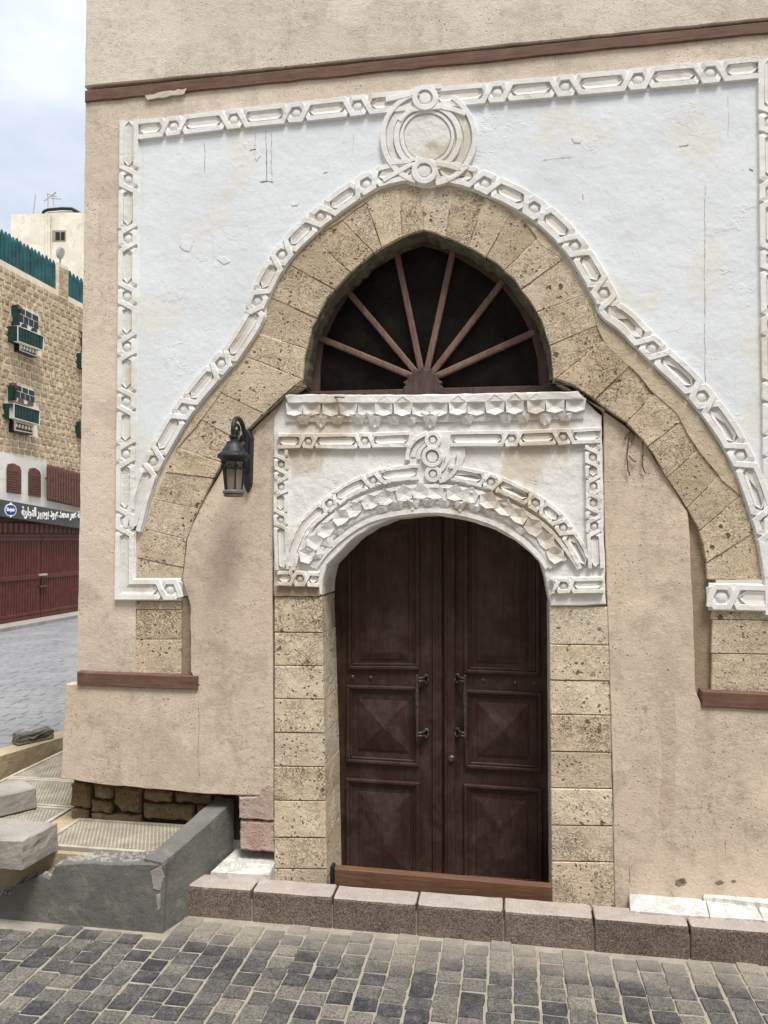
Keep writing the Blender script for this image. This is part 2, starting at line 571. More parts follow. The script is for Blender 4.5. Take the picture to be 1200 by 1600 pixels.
def mk_wood(name, c1, c2, dust, vertical=True, dusty=0.35, rough_=0.5):
    k = NT(name, rough_, 0.35)
    sc = (1, 1, 0.06) if vertical else (0.06, 1, 1)
    g = k.noise(60, 5, 0.65, k.map(sc), 0.4)
    col = k.ramp(g, [(0.3, c1), (0.7, c2)])
    d = k.ramp(k.noise(6, 6, 0.7, k.warp(0.1, 6)), [(0.45, 0.0), (0.8, 1.0)])
    col = k.mix(k.math('MULTIPLY', d, dusty), col, dust)
    sp = k.ramp(k.voro(60, k.map((1, 1, 0.3))), [(0.06, 1.0), (0.14, 0.0)])
    col = k.mix(k.math('MULTIPLY', sp, 0.35), col, tuple(x * 0.3 for x in c1))
    n = k.bump(g, 0.002)
    n = k.bump(k.noise(9, 4), 0.004, n)
    return k.done(col, n, k.ramp(d, [(0.0, rough_), (1.0, 0.85)]))

def mk_granite(name='granite', lift=0.0):
    k = NT(name, 0.75, 0.35)
    a = k.voro(190, out='Color')
    b = k.t.nodes.new('ShaderNodeRGBToBW'); k.t.links.new(a, b.inputs[0])
    col = k.ramp(b.outputs[0], [(0.2, (0.025, 0.02, 0.018)), (0.4, (0.095, 0.072, 0.060)), (0.6, (0.18, 0.142, 0.12)), (0.85, (0.33, 0.28, 0.245))])
    col = k.mix(0.35, col, k.ramp(k.noise(6, 6, 0.7), [(0.3, (0.08, 0.062, 0.051)), (0.7, (0.26, 0.215, 0.185))]))
    tone = k.ramp(k.rnd, [(0, (0.85, 0.82, 0.8)), (1, (1.1, 1.06, 1.03))])
    col = k.mix(1.0, col, tone, 'MULTIPLY')
    # grime that has run down the front faces
    st = k.ramp(k.noise(20, 4, 0.6, k.map((1, 1, 0.08))), [(0.6, 0.0), (0.72, 1.0)])
    col = k.mix(k.math('MULTIPLY', st, 0.35), col, (0.05, 0.04, 0.035))
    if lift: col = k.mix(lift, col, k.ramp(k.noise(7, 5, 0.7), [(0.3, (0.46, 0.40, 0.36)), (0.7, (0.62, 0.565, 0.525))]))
    return k.done(col, k.bump(k.noise(120, 3), 0.0025, k.bump(k.noise(12, 4), 0.008)))

def mk_sett():
    k = NT('sett_stone', 0.8, 0.3)
    base = k.ramp(k.rnd, [(0.0, (0.040, 0.041, 0.047)), (0.25, (0.060, 0.060, 0.064)), (0.5, (0.086, 0.085, 0.083)), (0.75, (0.110, 0.106, 0.097)), (0.93, (0.135, 0.128, 0.113)), (1.0, (0.17, 0.158, 0.134))])
    dust = k.ramp(k.noise(9, 6, 0.7), [(0.45, 0.0), (0.75, 1.0)])
    col = k.mix(k.math('MULTIPLY', dust, 0.38), base, (0.235, 0.215, 0.18))
    pep = k.voro(150, out='Color')
    b = k.t.nodes.new('ShaderNodeRGBToBW'); k.t.links.new(pep, b.inputs[0])
    col = k.mix(0.5, col, k.ramp(b.outputs[0], [(0.2, 0.1), (0.8, 0.85)]), 'OVERLAY')
    xyz = k.sep()
    # mortar smeared over the row beside the kerb
    near = k.t.nodes.new('ShaderNodeMapRange')
    k.lk(k.math('ADD', xyz[1], k.math('MULTIPLY', k.noise(4, 3), 0.35)), near.inputs[0])
    near.inputs[1].default_value = -0.62; near.inputs[2].default_value = -0.25
    col = k.mix(k.math('MULTIPLY', near.outputs[0], 0.55), col, (0.36, 0.325, 0.265))
    return k.done(col, k.bump(k.noise(60, 4), 0.004, k.bump(k.noise(13, 4), 0.012)), k.ramp(dust, [(0, 0.5), (1, 0.92)]))

def mk_mortar():
    k = NT('mortar', 0.95, 0.1)
    col = k.ramp(k.noise(6, 6, 0.7), [(0.3, (0.25, 0.228, 0.18)), (0.7, (0.38, 0.35, 0.285))])
    return k.done(col, k.bump(k.noise(40, 5, 0.7), 0.012))

def mk_concrete(name, c):
    k = NT(name, 0.92, 0.2)
    col = k.ramp(k.noise(2.4, 6, 0.65), [(0.3, tuple(x * 0.72 for x in c)), (0.7, tuple(x * 1.2 for x in c))])
    col = k.mix(k.math('MULTIPLY', k.ramp(k.noise(11, 5, 0.7), [(0.52, 0.0), (0.75, 1.0)]), 0.4), col, tuple(x * 0.5 for x in c))
    col = k.mix(k.math('MULTIPLY', k.ramp(k.noise(5, 5, 0.7, k.map(loc=(9, 1, 3))), [(0.55, 0.0), (0.75, 1.0)]), 0.4), col, (0.42, 0.39, 0.33))
    col = k.mix(0.2, col, k.ramp(k.noise(160, 3, 0.7), [(0.3, 0.1), (0.7, 0.9)]), 'OVERLAY')
    return k.done(col, k.bump(k.noise(90, 4, 0.7), 0.003, k.bump(k.noise(8, 5, 0.6), 0.015)))

def mk_marble():
    k = NT('marble', 0.55, 0.4)
    w = k.math('ABSOLUTE', k.math('SUBTRACT', k.noise(5, 5, 0.6, None, 1.2), 0.5))
    col = k.ramp(w, [(0.0, (0.38, 0.38, 0.36)), (0.05, (0.60, 0.59, 0.55)), (0.2, (0.68, 0.66, 0.61))])
    col = k.mix(k.math('MULTIPLY', k.ramp(k.noise(7, 6, 0.7), [(0.5, 0.0), (0.75, 1.0)]), 0.4), col, (0.42, 0.37, 0.29))
    return k.done(col, k.bump(k.noise(20, 4), 0.004))

PL = mk_plaster('beige_plaster', (0.60, 0.52, 0.425), (0.37, 0.31, 0.245), dirty=0.7)
PL_IN = mk_plaster('pink_beige_plaster', (0.56, 0.465, 0.37), (0.33, 0.265, 0.20), pink=(0.54, 0.44, 0.36), bumpy=1.0, dirty=0.85)
PL_UP = mk_plaster('upper_plaster', (0.60, 0.54, 0.455), (0.38, 0.325, 0.26), dirty=0.6)
PL_DK = mk_plaster('worn_shaded_plaster', (0.33, 0.26, 0.185), (0.18, 0.135, 0.09), dirty=0.6)
PINK = mk_plaster('pink_render', (0.44, 0.335, 0.28), (0.25, 0.13, 0.10), dirty=0.7, bumpy=2.5)
STONE = mk_stone('coral_stone', (0.49, 0.405, 0.29), (0.68, 0.595, 0.465))
STONE_J = mk_stone('jamb_stone', (0.505, 0.425, 0.315), (0.69, 0.615, 0.49), 0.95)
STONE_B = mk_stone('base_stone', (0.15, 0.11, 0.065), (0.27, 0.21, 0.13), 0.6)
WHITE = mk_white('white_limewash', (0.715, 0.76, 0.80), (0.70, 0.66, 0.56), 0.42)
WHITE_R = mk_white('white_relief_paint', (0.76, 0.765, 0.76), (0.60, 0.55, 0.45), 0.5, 1.1)
WHITE_C = mk_white('worn_relief_paint', (0.71, 0.71, 0.69), (0.50, 0.43, 0.33), 0.75, 2.0, 1.0)
CREAM = mk_white('relief_panel_paint', (0.70, 0.685, 0.65), (0.50, 0.44, 0.34), 0.6, 1.0, 1.0)
BEAM = mk_wood('painted_beam', (0.08, 0.037, 0.027), (0.16, 0.083, 0.06), (0.25, 0.185, 0.14), False, 0.42, 0.75)
DOORW = mk_wood('dark_door_wood', (0.018, 0.0075, 0.0056), (0.046, 0.0185, 0.0130), (0.125, 0.100, 0.088), True, 0.42, 0.55)
SILLW = mk_wood('threshold_wood', (0.085, 0.04, 0.022), (0.165, 0.08, 0.043), (0.2, 0.14, 0.1), False, 0.3, 0.7)
SPOKEW = mk_wood('spoke_wood', (0.095, 0.05, 0.037), (0.19, 0.115, 0.088), (0.28, 0.21, 0.175), True, 0.4, 0.65)
FRAMEW = mk_wood('fanlight_wood', (0.04, 0.022, 0.018), (0.085, 0.048, 0.04), (0.14, 0.115, 0.09), True, 0.4, 0.7)
GRANITE = mk_granite()
GRANITE_TOP = mk_granite('pale_granite', 0.5)
SETT = mk_sett()
MORTAR = mk_mortar()
JOINT = mk_plaster('arch_mortar', (0.55, 0.46, 0.345), (0.22, 0.17, 0.11), dirty=0.7)
CONC = mk_concrete('grey_concrete', (0.145, 0.145, 0.134))
CONC_T = mk_concrete('tan_concrete', (0.36, 0.295, 0.19))
BLOCK = mk_concrete('block_concrete', (0.30, 0.285, 0.255))
MARBLE = mk_marble()
IRON = plain('black_iron', (0.012, 0.0135, 0.018), 0.5, 0.3, 30, 0.001)
BRONZE = plain('aged_bronze', (0.085, 0.075, 0.052), 0.45, 0.35, 40, 0.001, 0.6)
GRATE = plain('grate_metal', (0.39, 0.36, 0.285), 0.8, 0.25, 9, 0.002)
PIT = plain('pit_dirt_gap_shade', (0.06, 0.05, 0.036), 0.95, 0.3, 6, 0.01)
k = NT('dark_glass', 0.5, 0.1)
GLASS = k.done(k.ramp(k.noise(7, 5, 0.7), [(0.4, (0.006, 0.005, 0.005)), (0.75, (0.016, 0.014, 0.013))]), None, k.ramp(k.noise(5, 4), [(0.3, 0.2), (0.7, 0.5)]))
k = NT('lantern_glass', 0.25, 0.5)
k.b.inputs['Transmission Weight'].default_value = 0.55
LGLASS = k.done((0.42, 0.37, 0.29))
CRACK = plain('crack_dirt', (0.17, 0.145, 0.115), 0.95, 0.3, 20, 0.0)
ROOT = plain('dry_root', (0.09, 0.06, 0.035), 0.9, 0.3, 30, 0.002)
# far side of the side street
FSTONE = mk_stone('far_coral_stone', (0.42, 0.33, 0.22), (0.62, 0.51, 0.36), 0.8, 0.8)
FMORT = mk_plaster('far_mortar', (0.72, 0.65, 0.53), (0.34, 0.27, 0.18), dirty=0.4)
FGREEN = plain('green_paint', (0.006, 0.036, 0.031), 0.6, 0.4, 8, 0.002)
FTEAL = plain('teal_picket_paint', (0.008, 0.075, 0.085), 0.65, 0.45, 3, 0.002)
FWHITE = mk_white('far_white_plaster', (0.72, 0.71, 0.67), (0.55, 0.48, 0.36), 0.4)
FBROWN = plain('brown_shutter_paint', (0.115, 0.052, 0.038), 0.6, 0.3, 8, 0.002)
FGATE = plain('oxblood_gate_paint', (0.085, 0.02, 0.0145), 0.5, 0.3, 5, 0.002)
FDARK = plain('far_dark_glass', (0.012, 0.016, 0.018), 0.3, 0.3, 5, 0.0)
FSIGN = plain('sign_grey', (0.055, 0.06, 0.062), 0.5, 0.15, 4, 0.0)
FLETTER = plain('sign_white', (0.82, 0.82, 0.82), 0.6, 0.03, 5, 0.0)
FBLUE = plain('sign_blue', (0.012, 0.035, 0.24), 0.5, 0.1, 5, 0.0)
FCREAM = mk_plaster('cream_render', (0.72, 0.68, 0.58), (0.5, 0.45, 0.36), dirty=0.3)
GALV = plain('galvanised', (0.35, 0.35, 0.34), 0.5, 0.2, 10, 0.0)
k = NT('side_paving', 0.62, 0.35)
SPAVE = k.done(k.ramp(k.noise(0.9, 6, 0.7), [(0.3, (0.165, 0.168, 0.18)), (0.7, (0.27, 0.27, 0.278))]), k.bump(k.noise(12, 4), 0.02))

# ------------------------------------------------------------------ ground
mb = MB()
mb.add([(-400, -400, -0.009), (400, -400, -0.009), (400, 400, -0.009), (-400, 400, -0.009)], [(0, 1, 2, 3)])
street = mb.build('street', MORTAR, kind='structure')

def proj(p):
    d = Vector(p) - EYE
    z = d.dot(FWD)
    return (600 + FOC * d.dot(RGT) / z, 800 - FOC * d.dot(UPV) / z, z) if z > 0.1 else (1e5, 1e5, z)

def sett_mesh(w, l, seed):
    rr = random.Random(seed)
    n = 10
    ring = []
    for cx, cy in ((-1, -1), (0, -1), (1, -1), (1, 0), (1, 1), (0, 1), (-1, 1), (-1, 0)):
        ring.append(Vector((cx * w / 2 * rr.uniform(0.93, 1.02), cy * l / 2 * rr.uniform(0.93, 1.02))))
    for i in (0, 2, 4, 6):
        ring[i] *= 0.975
    vs = [(p.x, p.y, -0.03) for p in ring] + [(p.x, p.y, -0.007) for p in ring] + [(p.x * 0.93, p.y * 0.93, rr.uniform(-0.0012, 0.0015)) for p in ring]
    vs.append((0, 0, rr.uniform(0.0, 0.0022)))
    fs = []
    for k_ in range(2):
        for i in range(8):
            j = (i + 1) % 8
            fs.append((k_ * 8 + i, k_ * 8 + j, k_ * 8 + 8 + j, k_ * 8 + 8 + i))
    for i in range(8):
        fs.append((16 + i, 16 + (i + 1) % 8, 24))
    return vs, fs

SW, SL = 0.137, 0.118
variants = []
for q in range(10):
    vs, fs = sett_mesh(SW - 0.0065, SL - 0.008, q)
    me = bpy.data.meshes.new('sett')
    me.from_pydata(vs, [], fs)
    me.materials.append(SETT)
    variants.append((me, vs, fs))
spots = []
c0 = -4.6
ci = 0
while c0 < 3.4:
    off = R.uniform(0, SL)
    y = -0.445 - off
    wob = R.uniform(-0.004, 0.004)
    while y > -2.6:
        spots.append((c0 + wob + R.uniform(-0.004, 0.004), y + R.uniform(-0.004, 0.004), R.gauss(0, 0.025), R.uniform(-0.003, 0.002)))
        y -= SL + R.uniform(-0.006, 0.006)
    c0 += SW
seen, rest = [], []
for s_ in spots:
    x, y, z = proj((s_[0], s_[1], 0))
    hid = s_[0] < -2.1 and s_[1] > -0.70
    if hid: continue
    (seen if (-25 < x < 1225 and y < 1615) else rest).append((z, s_))
seen.sort(key=lambda q: q[0])
rest += seen[300:]
for z, (x, y, a, h) in seen[:300]:
    o = bpy.data.objects.new('sett', R.choice(variants)[0])
    COL.objects.link(o)
    o.parent = street
    o.location = (x, y, h)
    o.rotation_euler = (R.gauss(0, 0.012), R.gauss(0, 0.012), a)
mb = MB()
for z, (x, y, a, h) in rest:
    _, vs, fs = R.choice(variants)
    mb.add([(x + v[0], y + v[1], h + v[2]) for v in vs], fs)
mb.build('sett', SETT, street, kind='stuff')

# side street: coarser paving that runs away from the camera
mb = MB()
mb.add([(-13.4, -0.8, -0.008), (-4.3, -0.8, -0.008), (-4.3, 60, -0.008), (-13.4, 60, -0.008)], [(0, 1, 2, 3)])
side = mb.build('side_street', MORTAR, kind='structure')
mb = MB()
y = 1.0
while y < 26:
    x = -13.0 + R.uniform(0, 0.2)
    while x < -4.5:
        w = R.uniform(0.2, 0.26)
        px, py, _ = proj((x, y, 0))
        if -80 < px < 160:
            h = R.uniform(-0.002, 0.012)
            x0, x1, y0, y1 = x, x + w - 0.015, y, y + 0.155
            mb.add([(x0, y0, -0.01), (x1, y0, -0.01), (x1, y1, -0.01), (x0, y1, -0.01), (x0 + .01, y0 + .012, h), (x1 - .01, y0 + .012, h + R.uniform(-.003, .003)), (x1 - .01, y1 - .012, h), (x0 + .01, y1 - .012, h)],
                   [(4, 5, 6, 7), (0, 1, 5, 4), (1, 2, 6, 5), (2, 3, 7, 6), (3, 0, 4, 7)])
        x += w
    y += 0.17
mb.build('paving_stones', SPAVE, side, kind='stuff')

# unseen house added behind the camera to block low sky light
mb = MB()
box_mb(mb, -7.5, 14, -16, -9.6, -0.01, 10.5)
opp = tag(mb.build('unseen_added_house', mk_plaster('added_house_plaster', (0.42, 0.35, 0.27), (0.28, 0.22, 0.16))), 'unseen plain house added across the lane to block low sky light', 'house')
prism('door', Frame((0, -9.6, 0), (-1, 0, 0), (0, 0, 1), (0, 1, 0)), [(-1.6, 0), (-0.4, 0), (-0.4, 2.3), (-1.6, 2.3)], 0.05, -0.1, BEAM, opp)

# kerb
FRONT = Frame((0, -0.412, 0), (1, 0, 0), (0, 0, 1), (0, -1, 0))
mb = MB()
box_mb(mb, -1.9, 3.2, -0.40, -0.24, -0.02, 0.12)
kerb = mb.build('kerb', MORTAR, kind='structure')
joints = [FRONT.px(x, y)[0] for x, y in ((280, 1425), (393, 1436), (519, 1450), (651, 1462), (787, 1473), (928, 1486), (1078, 1500))]
joints += [joints[-1] + 0.53, joints[-1] + 1.06]
for a, b in zip(joints, joints[1:]):
    z1 = 0.184 + R.uniform(-0.004, 0.004)
    dy = R.uniform(-0.006, 0.006)
    sec = [(-0.414, -0.02), (-0.416, z1 - 0.022), (-0.413, z1 - 0.009), (-0.403, z1 - 0.002), (-0.37, z1), (-0.265, z1 + 0.003), (-0.252, z1 - 0.008), (-0.252, -0.02)]
    xs = [a + 0.006, a + 0.012] + [a + (b - a) * q / 6 for q in range(1, 6)] + [b - 0.012, b - 0.006]
    vs, fs = [], []
    n = len(sec)
    for i, x in enumerate(xs):
        e = 0.006 if i in (0, len(xs) - 1) else 0.0
        for (yy, zz) in sec:
            vs.append((x, yy + dy + (e if yy < -0.35 else 0) + R.uniform(-0.0015, 0.0015), zz - (e if zz > 0.1 else 0) + R.uniform(-0.0015, 0.0015)))
    for i in range(len(xs) - 1):
        for q in range(n):
            r = (q + 1) % n
            fs.append((i * n + q, i * n + r, (i + 1) * n + r, (i + 1) * n + q))
    fs += [tuple(range(n)), tuple(range((len(xs) - 1) * n, len(xs) * n))]
    ks = obj('kerb_stone', vs, fs, GRANITE, kerb)
    ks.data.materials.append(GRANITE_TOP)          # paler granite on the upward faces
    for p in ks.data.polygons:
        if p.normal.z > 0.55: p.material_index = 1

# ------------------------------------------------------------------ the old house
house = thing('old_house', 'beige plastered old house with white carved panel, stone arch and dark double door', 'house', (0, 0, 0))

ARCH_IN_L = [(285, 905), (287, 888), (292, 843), (304, 812), (318, 781), (335, 746), (354, 712), (376, 683), (395, 664), (418, 642), (440, 622), (462, 603), (475, 592)]
FAN = [(474, 600), (476, 560), (488, 511), (512, 465), (547, 427), (582, 397), (617, 376), (645, 364), (661, 359), (680, 364), (705, 373), (740, 390), (775, 411), (803, 437), (827, 469), (845, 500), (859, 539), (863, 577), (864, 592)]
ARCH_IN_R = [(864, 592), (880, 596), (895, 602), (925, 621), (955, 643), (979, 661), (1006, 690), (1021, 711), (1036, 738), (1060, 774), (1075, 798), (1090, 824), (1098, 852), (1103, 880), (1104, 906)]
EXT = [(213, 906), (216, 862), (225, 825), (239, 786), (256, 743), (277, 700), (304, 655), (335, 616), (363, 587), (384, 562), (401, 530), (418, 479), (432, 445), (455, 411), (492, 370), (530, 344), (567, 318), (594, 300), (631, 291), (668, 288), (702, 293), (741, 301), (772, 315), (815, 341), (843, 363), (872, 395), (894, 425), (914, 460), (935, 498), (960, 522), (997, 552), (1018, 572), (1042, 600), (1072, 628), (1096, 658), (1120, 694), (1150, 742), (1168, 781), (1183, 825), (1191, 864), (1198, 906)]
MID = [(212, 1056), (212, 915), (248, 905), (262, 830), (292, 760), (330, 690), (372, 640), (432, 590), (440, 530), (465, 470), (505, 410), (560, 360), (610, 332), (665, 322), (720, 330), (780, 362), (835, 420), (880, 490), (905, 545), (960, 590), (1010, 632), (1060, 690), (1100, 750), (1130, 800), (1150, 905), (1330, 910), (1330, 1095)]

# plaster shell of the facade, open along the middle of the stone arch
out = WALL.pxs([(121, 1056), (128, 600), (134, 158)])
top = WALL.pxs([(400, 130), (700, 100), (1000, 68), (1200, 48), (1700, 2)])
low = WALL.pxs([(1700, 1130)])
poly = rough(out, 0.12, 0.004, False) + top + low + list(reversed(WALL.pxs(MID)))
prism('plaster_wall', WALL, poly, 0.0, -0.5, PL, house)
poly = rough(WALL.pxs([(133, 137), (135, 60), (137, -500)]), 0.12, 0.004, False) + WALL.pxs([(1700, -800), (1700, -18)]) + rough(WALL.pxs([(1200, 31), (1000, 51), (700, 81), (400, 111), (133, 136)]), 0.1, 0.003, False)[:-1]
prism('upper_wall', WALL, poly, 0.012, -0.5, PL_UP, house, bevel=0.008)
poly = rough(WALL.pxs([(134, 143), (1200, 36), (1700, -14)]), 0.15, 0.0025, False) + rough(WALL.pxs([(1700, 6), (1200, 54), (1000, 74), (700, 104), (400, 134), (134, 161)]), 0.12, 0.004, False)
prism('string_beam', WALL, poly, 0.016, -0.1, BEAM, house, bevel=0.005)
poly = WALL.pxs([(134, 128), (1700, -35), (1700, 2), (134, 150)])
prism('beam_recess', WALL, poly, -0.06, -0.2, PIT, house)  # dark colour painted in as the shadow line above the beam
# flaked repair on the beam
prism('plaster_flake', WALL, rough(WALL.pxs([(228, 152), (255, 146), (293, 141), (290, 148), (262, 153), (232, 157)]), 0.03, 0.006), 0.0195, 0.01, PL_UP, house)

# side wall down the side street, plinth and dark base under it
xc = WALL.px(121, 1056)[0]
xu = WALL.px(135, 60)[0]
mb = MB()
mb.add([(xc, 0.5, 1.2), (xu, 0.5, 9), (xu, 9, 9), (xc, 9, 1.2)], [(0, 1, 2, 3)])
mb.build('side_wall', PL, house)

# white limewashed field
A_PATH = [(207, 832), (222, 776), (242, 721), (289, 640), (347, 569), (365, 551), (398, 499), (404, 470), (442, 400), (502, 340), (573, 289), (620, 272), (665, 268), (710, 273), (758, 288), (835, 327), (898, 386), (943, 460), (953, 485), (977, 503), (1018, 545), (1096, 621), (1156, 712), (1195, 819), (1211, 900)]
poly = WALL.pxs([(203, 840), (199, 520), (204, 208), (1203, 108), (1222, 900)]) + list(reversed(WALL.pxs(catmull(A_PATH, 3))))
panel = prism('white_panel', WALL, poly, 0.008, -0.02, WHITE, house)
for pts in ([(281, 372), (292, 367), (303, 371), (302, 384), (297, 394), (288, 392), (281, 384)],
            [(398, 238), (406, 236), (408, 244), (402, 252), (399, 247)],
            [(892, 217), (898, 214), (908, 219), (907, 225), (897, 224)],
            [(340, 405), (352, 401), (360, 409), (350, 414)], [(455, 318), (468, 316), (466, 322), (457, 323)]):
    prism('plaster_flake', WALL, rough(WALL.pxs(pts), 0.015, 0.003), 0.0115, 0.005, WHITE, panel, bevel=0.0015)
def crack(fr, pxs, w, h, parent, m=CRACK):
    p = rough(rough(fr.pxs(pxs), 0.05, 0.004, False), 0.015, 0.002, False)
    mb = MB()
    vs, fs = [], []
    for i, q in enumerate(p):
        a = Vector(p[max(i - 1, 0)]); b = Vector(p[min(i + 1, len(p) - 1)])
        e = (b - a).normalized(); n = Vector((-e.y, e.x)) * w * R.uniform(0.1, 0.75) * 0.5
        c = Vector(q)
        vs += [fr.w(*(c + n), h), fr.w(*(c - n), h)]
    for i in range(len(p) - 1): fs.append((2 * i, 2 * i + 1, 2 * i + 3, 2 * i + 2))
    mb.add(vs, fs)
    return mb.build('crack', m, parent)
for pts, w in (([(1101, 290), (1100, 420), (1101, 560), (1102, 690)], 0.004), ([(848, 251), (875, 248), (893, 247)], 0.006), ([(416, 205), (417, 250), (417, 285)], 0.008), ([(425, 208), (424, 260), (426, 286)], 0.005), ([(407, 286), (418, 284), (428, 286)], 0.012), ([(320, 225), (321, 270)], 0.006), ([(1137, 150), (1138, 180), (1137, 215)], 0.002), ([(1060, 230), (1072, 229), (1075, 227)], 0.008),
               ([(1170, 265), (1176, 268)], 0.01), ([(391, 236), (401, 234)], 0.012), ([(910, 304), (911, 314)], 0.005), ([(400, 210), (399, 238)], 0.004), ([(553, 212), (552, 240)], 0.003), ([(630, 310), (628, 330)], 0.003), ([(505, 272), (512, 270)], 0.008)):
    crack(WALL, pts, w, 0.0095, panel)

# ------------------------------------------------------------------ carved relief borders
def interlace(border, path, hw, smalls, sw, s0, s1, hs, cr, h=0.029, hb=0.010, m=WHITE_R, mp=CREAM, jit=0.0018):
    """two straps that cross either side of each small cell; panels in the long cells, bosses in the small ones"""
    a = hw - sw / 2
    A = [(s0, a, h)]
    flip = False
    for si in smalls:
        up, dn = (h + 0.003, h - 0.010)
        o1, o2 = (up, dn) if flip else (dn, up)
        A += [(si - hs - cr, a, h), (si - hs - cr / 2, 0, o1), (si - hs, -a, h), (si + hs, -a, h), (si + hs + cr / 2, 0, o2), (si + hs + cr, a, h)]
        flip = not flip
    A.append((s1, a, h))
    A = [q for q in A if s0 - 1e-6 <= q[0] <= s1 + 1e-6]
    if A[-1][0] < s1: A.append((s1, A[-1][1], h))
    B = [(s, -t, 2 * h - 0.007 - hh if abs(t) < 1e-9 else hh) for s, t, hh in A]
    for S in (A, B):
        mb = MB()
        ribbon_mb(mb, path.fr, [(u + R.uniform(-jit, jit), v + R.uniform(-jit, jit), hh + R.uniform(-jit, jit) * 0.8) for u, v, hh in path.run(S)], sw, hb)
        mb.build('strap', m, border)
    edges = [s0 - cr - hs] + list(smalls) + [s1 + cr + hs]
    b = a - sw / 2 - 0.0022
    for e0, e1 in zip(edges, edges[1:]):
        p0 = e0 + hs + cr * 0.92 + sw * 0.2 if e0 > s0 else s0 + 0.012
        p1 = e1 - hs - cr * 0.92 - sw * 0.2 if e1 < s1 else s1 - 0.012
        if p1 - p0 < 0.05: continue
        q = min(b * 1.0, (p1 - p0) / 3)
        st = [(p0, 0), (p0 + q, b), (p1 - q, b), (p1, 0), (p1 - q, -b), (p0 + q, -b)]
        mb = MB()
        ring = path.run([(s, t, 0) for s, t in st] + [(st[0][0], st[0][1], 0)])[:-1]
        inn = path.run([(p0 + q * .9 + (s - p0 - q * .9) * 0.9 if s < (p0 + p1) / 2 else p1 - q * .9 + (s - p1 + q * .9) * 0.9, t * 0.42, 0) for s, t in st] + [(p0 + q * .9 + (st[0][0] - p0 - q * .9) * 0.9, 0, 0)])[:-1]
        if len(inn) != len(ring):
            c = Vector(path.pt((p0 + p1) / 2, 0))
            inn = [tuple(c.lerp(Vector(r[:2]), 0.6)) for r in ring]
        n = len(ring)
        vs = [path.fr.w(r[0], r[1], hb) for r in ring] + [path.fr.w(r[0], r[1], hb + (h - hb) * 0.88 + R.uniform(-.0015, .0015)) for r in ring] + [path.fr.w(r[0], r[1], hb + (h - hb) * 0.52) for r in inn]
        fs = []
        for i in range(n):
            j = (i + 1) % n
            fs += [(i, j, n + j, n + i), (n + i, n + j, 2 * n + j, 2 * n + i)]
        tri = tessellate_polygon([[Vector((r[0], r[1], 0)) for r in inn]])
        fs += [tuple(i + 2 * n for i in t) for t in tri]
        mb.add(vs, fs)
        mb.build('sunk_panel', mp, border)
    for si in smalls:
        if not (s0 <= si <= s1): continue
        mb = MB()
        r = min(hs + cr * 0.25, b * 0.95)
        rim = [(math.cos(q * math.pi / 5), math.sin(q * math.pi / 5)) for q in range(10)]
        vs = []
        for k_, (rr, hh) in enumerate(((1.0, hb), (0.94, hb + 0.006), (0.62, hb + 0.011), (0.25, hb + 0.013))):
            for c, s in rim:
                q = path.pt(si + c * r * rr, s * r * rr)
                vs.append(path.fr.w(q.x, q.y, hh))
        fs = [(k_ * 10 + i, k_ * 10 + (i + 1) % 10, k_ * 10 + 10 + (i + 1) % 10, k_ * 10 + 10 + i) for k_ in range(3) for i in range(10)] + [tuple(range(30, 40))]
        mb.add(vs, fs)
        mb.build('boss', m, border)

def border(path, hw, s0, s1, hb=0.012, m=WHITE_R, hbase=-0.01):
    mb = MB()
    pts = path.run([(s0, 0, hb), (s1, 0, hb)])
    ribbon_mb(mb, path.fr, pts, 2 * hw + 0.012, hbase, top=0.97)
    return mb.build('relief_border', m, house)

U = 0.00437
HW, SWD, HS, CR = 16.5 * U, 8.2 * U, 8.5 * U, 13 * U
# left upright, with its foot turning right
pL = Path(WALL, [(204, 190), (201, 480), (198, 800), (196, 921), (284, 921)])
sm = [pL.near(202, y) for y in (282, 374, 464, 543, 628, 710, 815)] + [pL.near(268, 921)]
b1 = border(pL, HW, 0, pL.len)
interlace(b1, pL, HW, sm, SWD, 0, pL.len, HS, CR)
# top rail, up to and beyond the medallion
pT = Path(WALL, [(187, 209), (400, 185), (652, 158.5)])
bt = border(pT, HW, 2 * HW, pT.len)
interlace(bt, pT, HW, [pT.near(x, 190) for x in (273, 367, 464, 560)], SWD, 2 * HW + 0.01, pT.len, HS, CR)
pT2 = Path(WALL, [(680, 155.8), (900, 136), (1185, 109)])
bt2 = border(pT2, HW, 0, pT2.len)
interlace(bt2, pT2, HW, [pT2.near(x, 130) for x in (777, 883, 996, 1109)], SWD, 0, pT2.len, HS, CR)
# right upright
pR = Path(WALL, [(1201, 92), (1206, 500), (1213, 960)])
br = border(pR, HW, 0, pR.len)
interlace(br, pR, HW, [pR.near(1203, y) for y in (193, 302, 407, 510, 612, 698, 790)], SWD, 0, pR.len, HS, CR)
pRF = Path(WALL, [(1107, 932), (1330, 937)])
bf = border(pRF, HW * 1.1, 0, pRF.len)
interlace(bf, pRF, HW * 1.1, [pRF.near(1126, 932), pRF.near(1300, 932)], SWD, 0, pRF.len, HS * 1.1, CR)
# round the arch
pA = Path(WALL, A_PATH, smooth=True)
ba = border(pA, HW * 0.98, 0.02, pA.len)
interlace(ba, pA, HW * 0.98, [pA.near(x, y) for x, y in ((242, 721), (289, 640), (347, 569), (402, 471), (442, 400), (502, 340), (573, 289), (665, 268), (758, 288), (835, 327), (898, 386), (943, 460), (1018, 545), (1096, 621), (1156, 712), (1195, 819))], SWD, 0.02, pA.len, HS, CR, h=0.031)

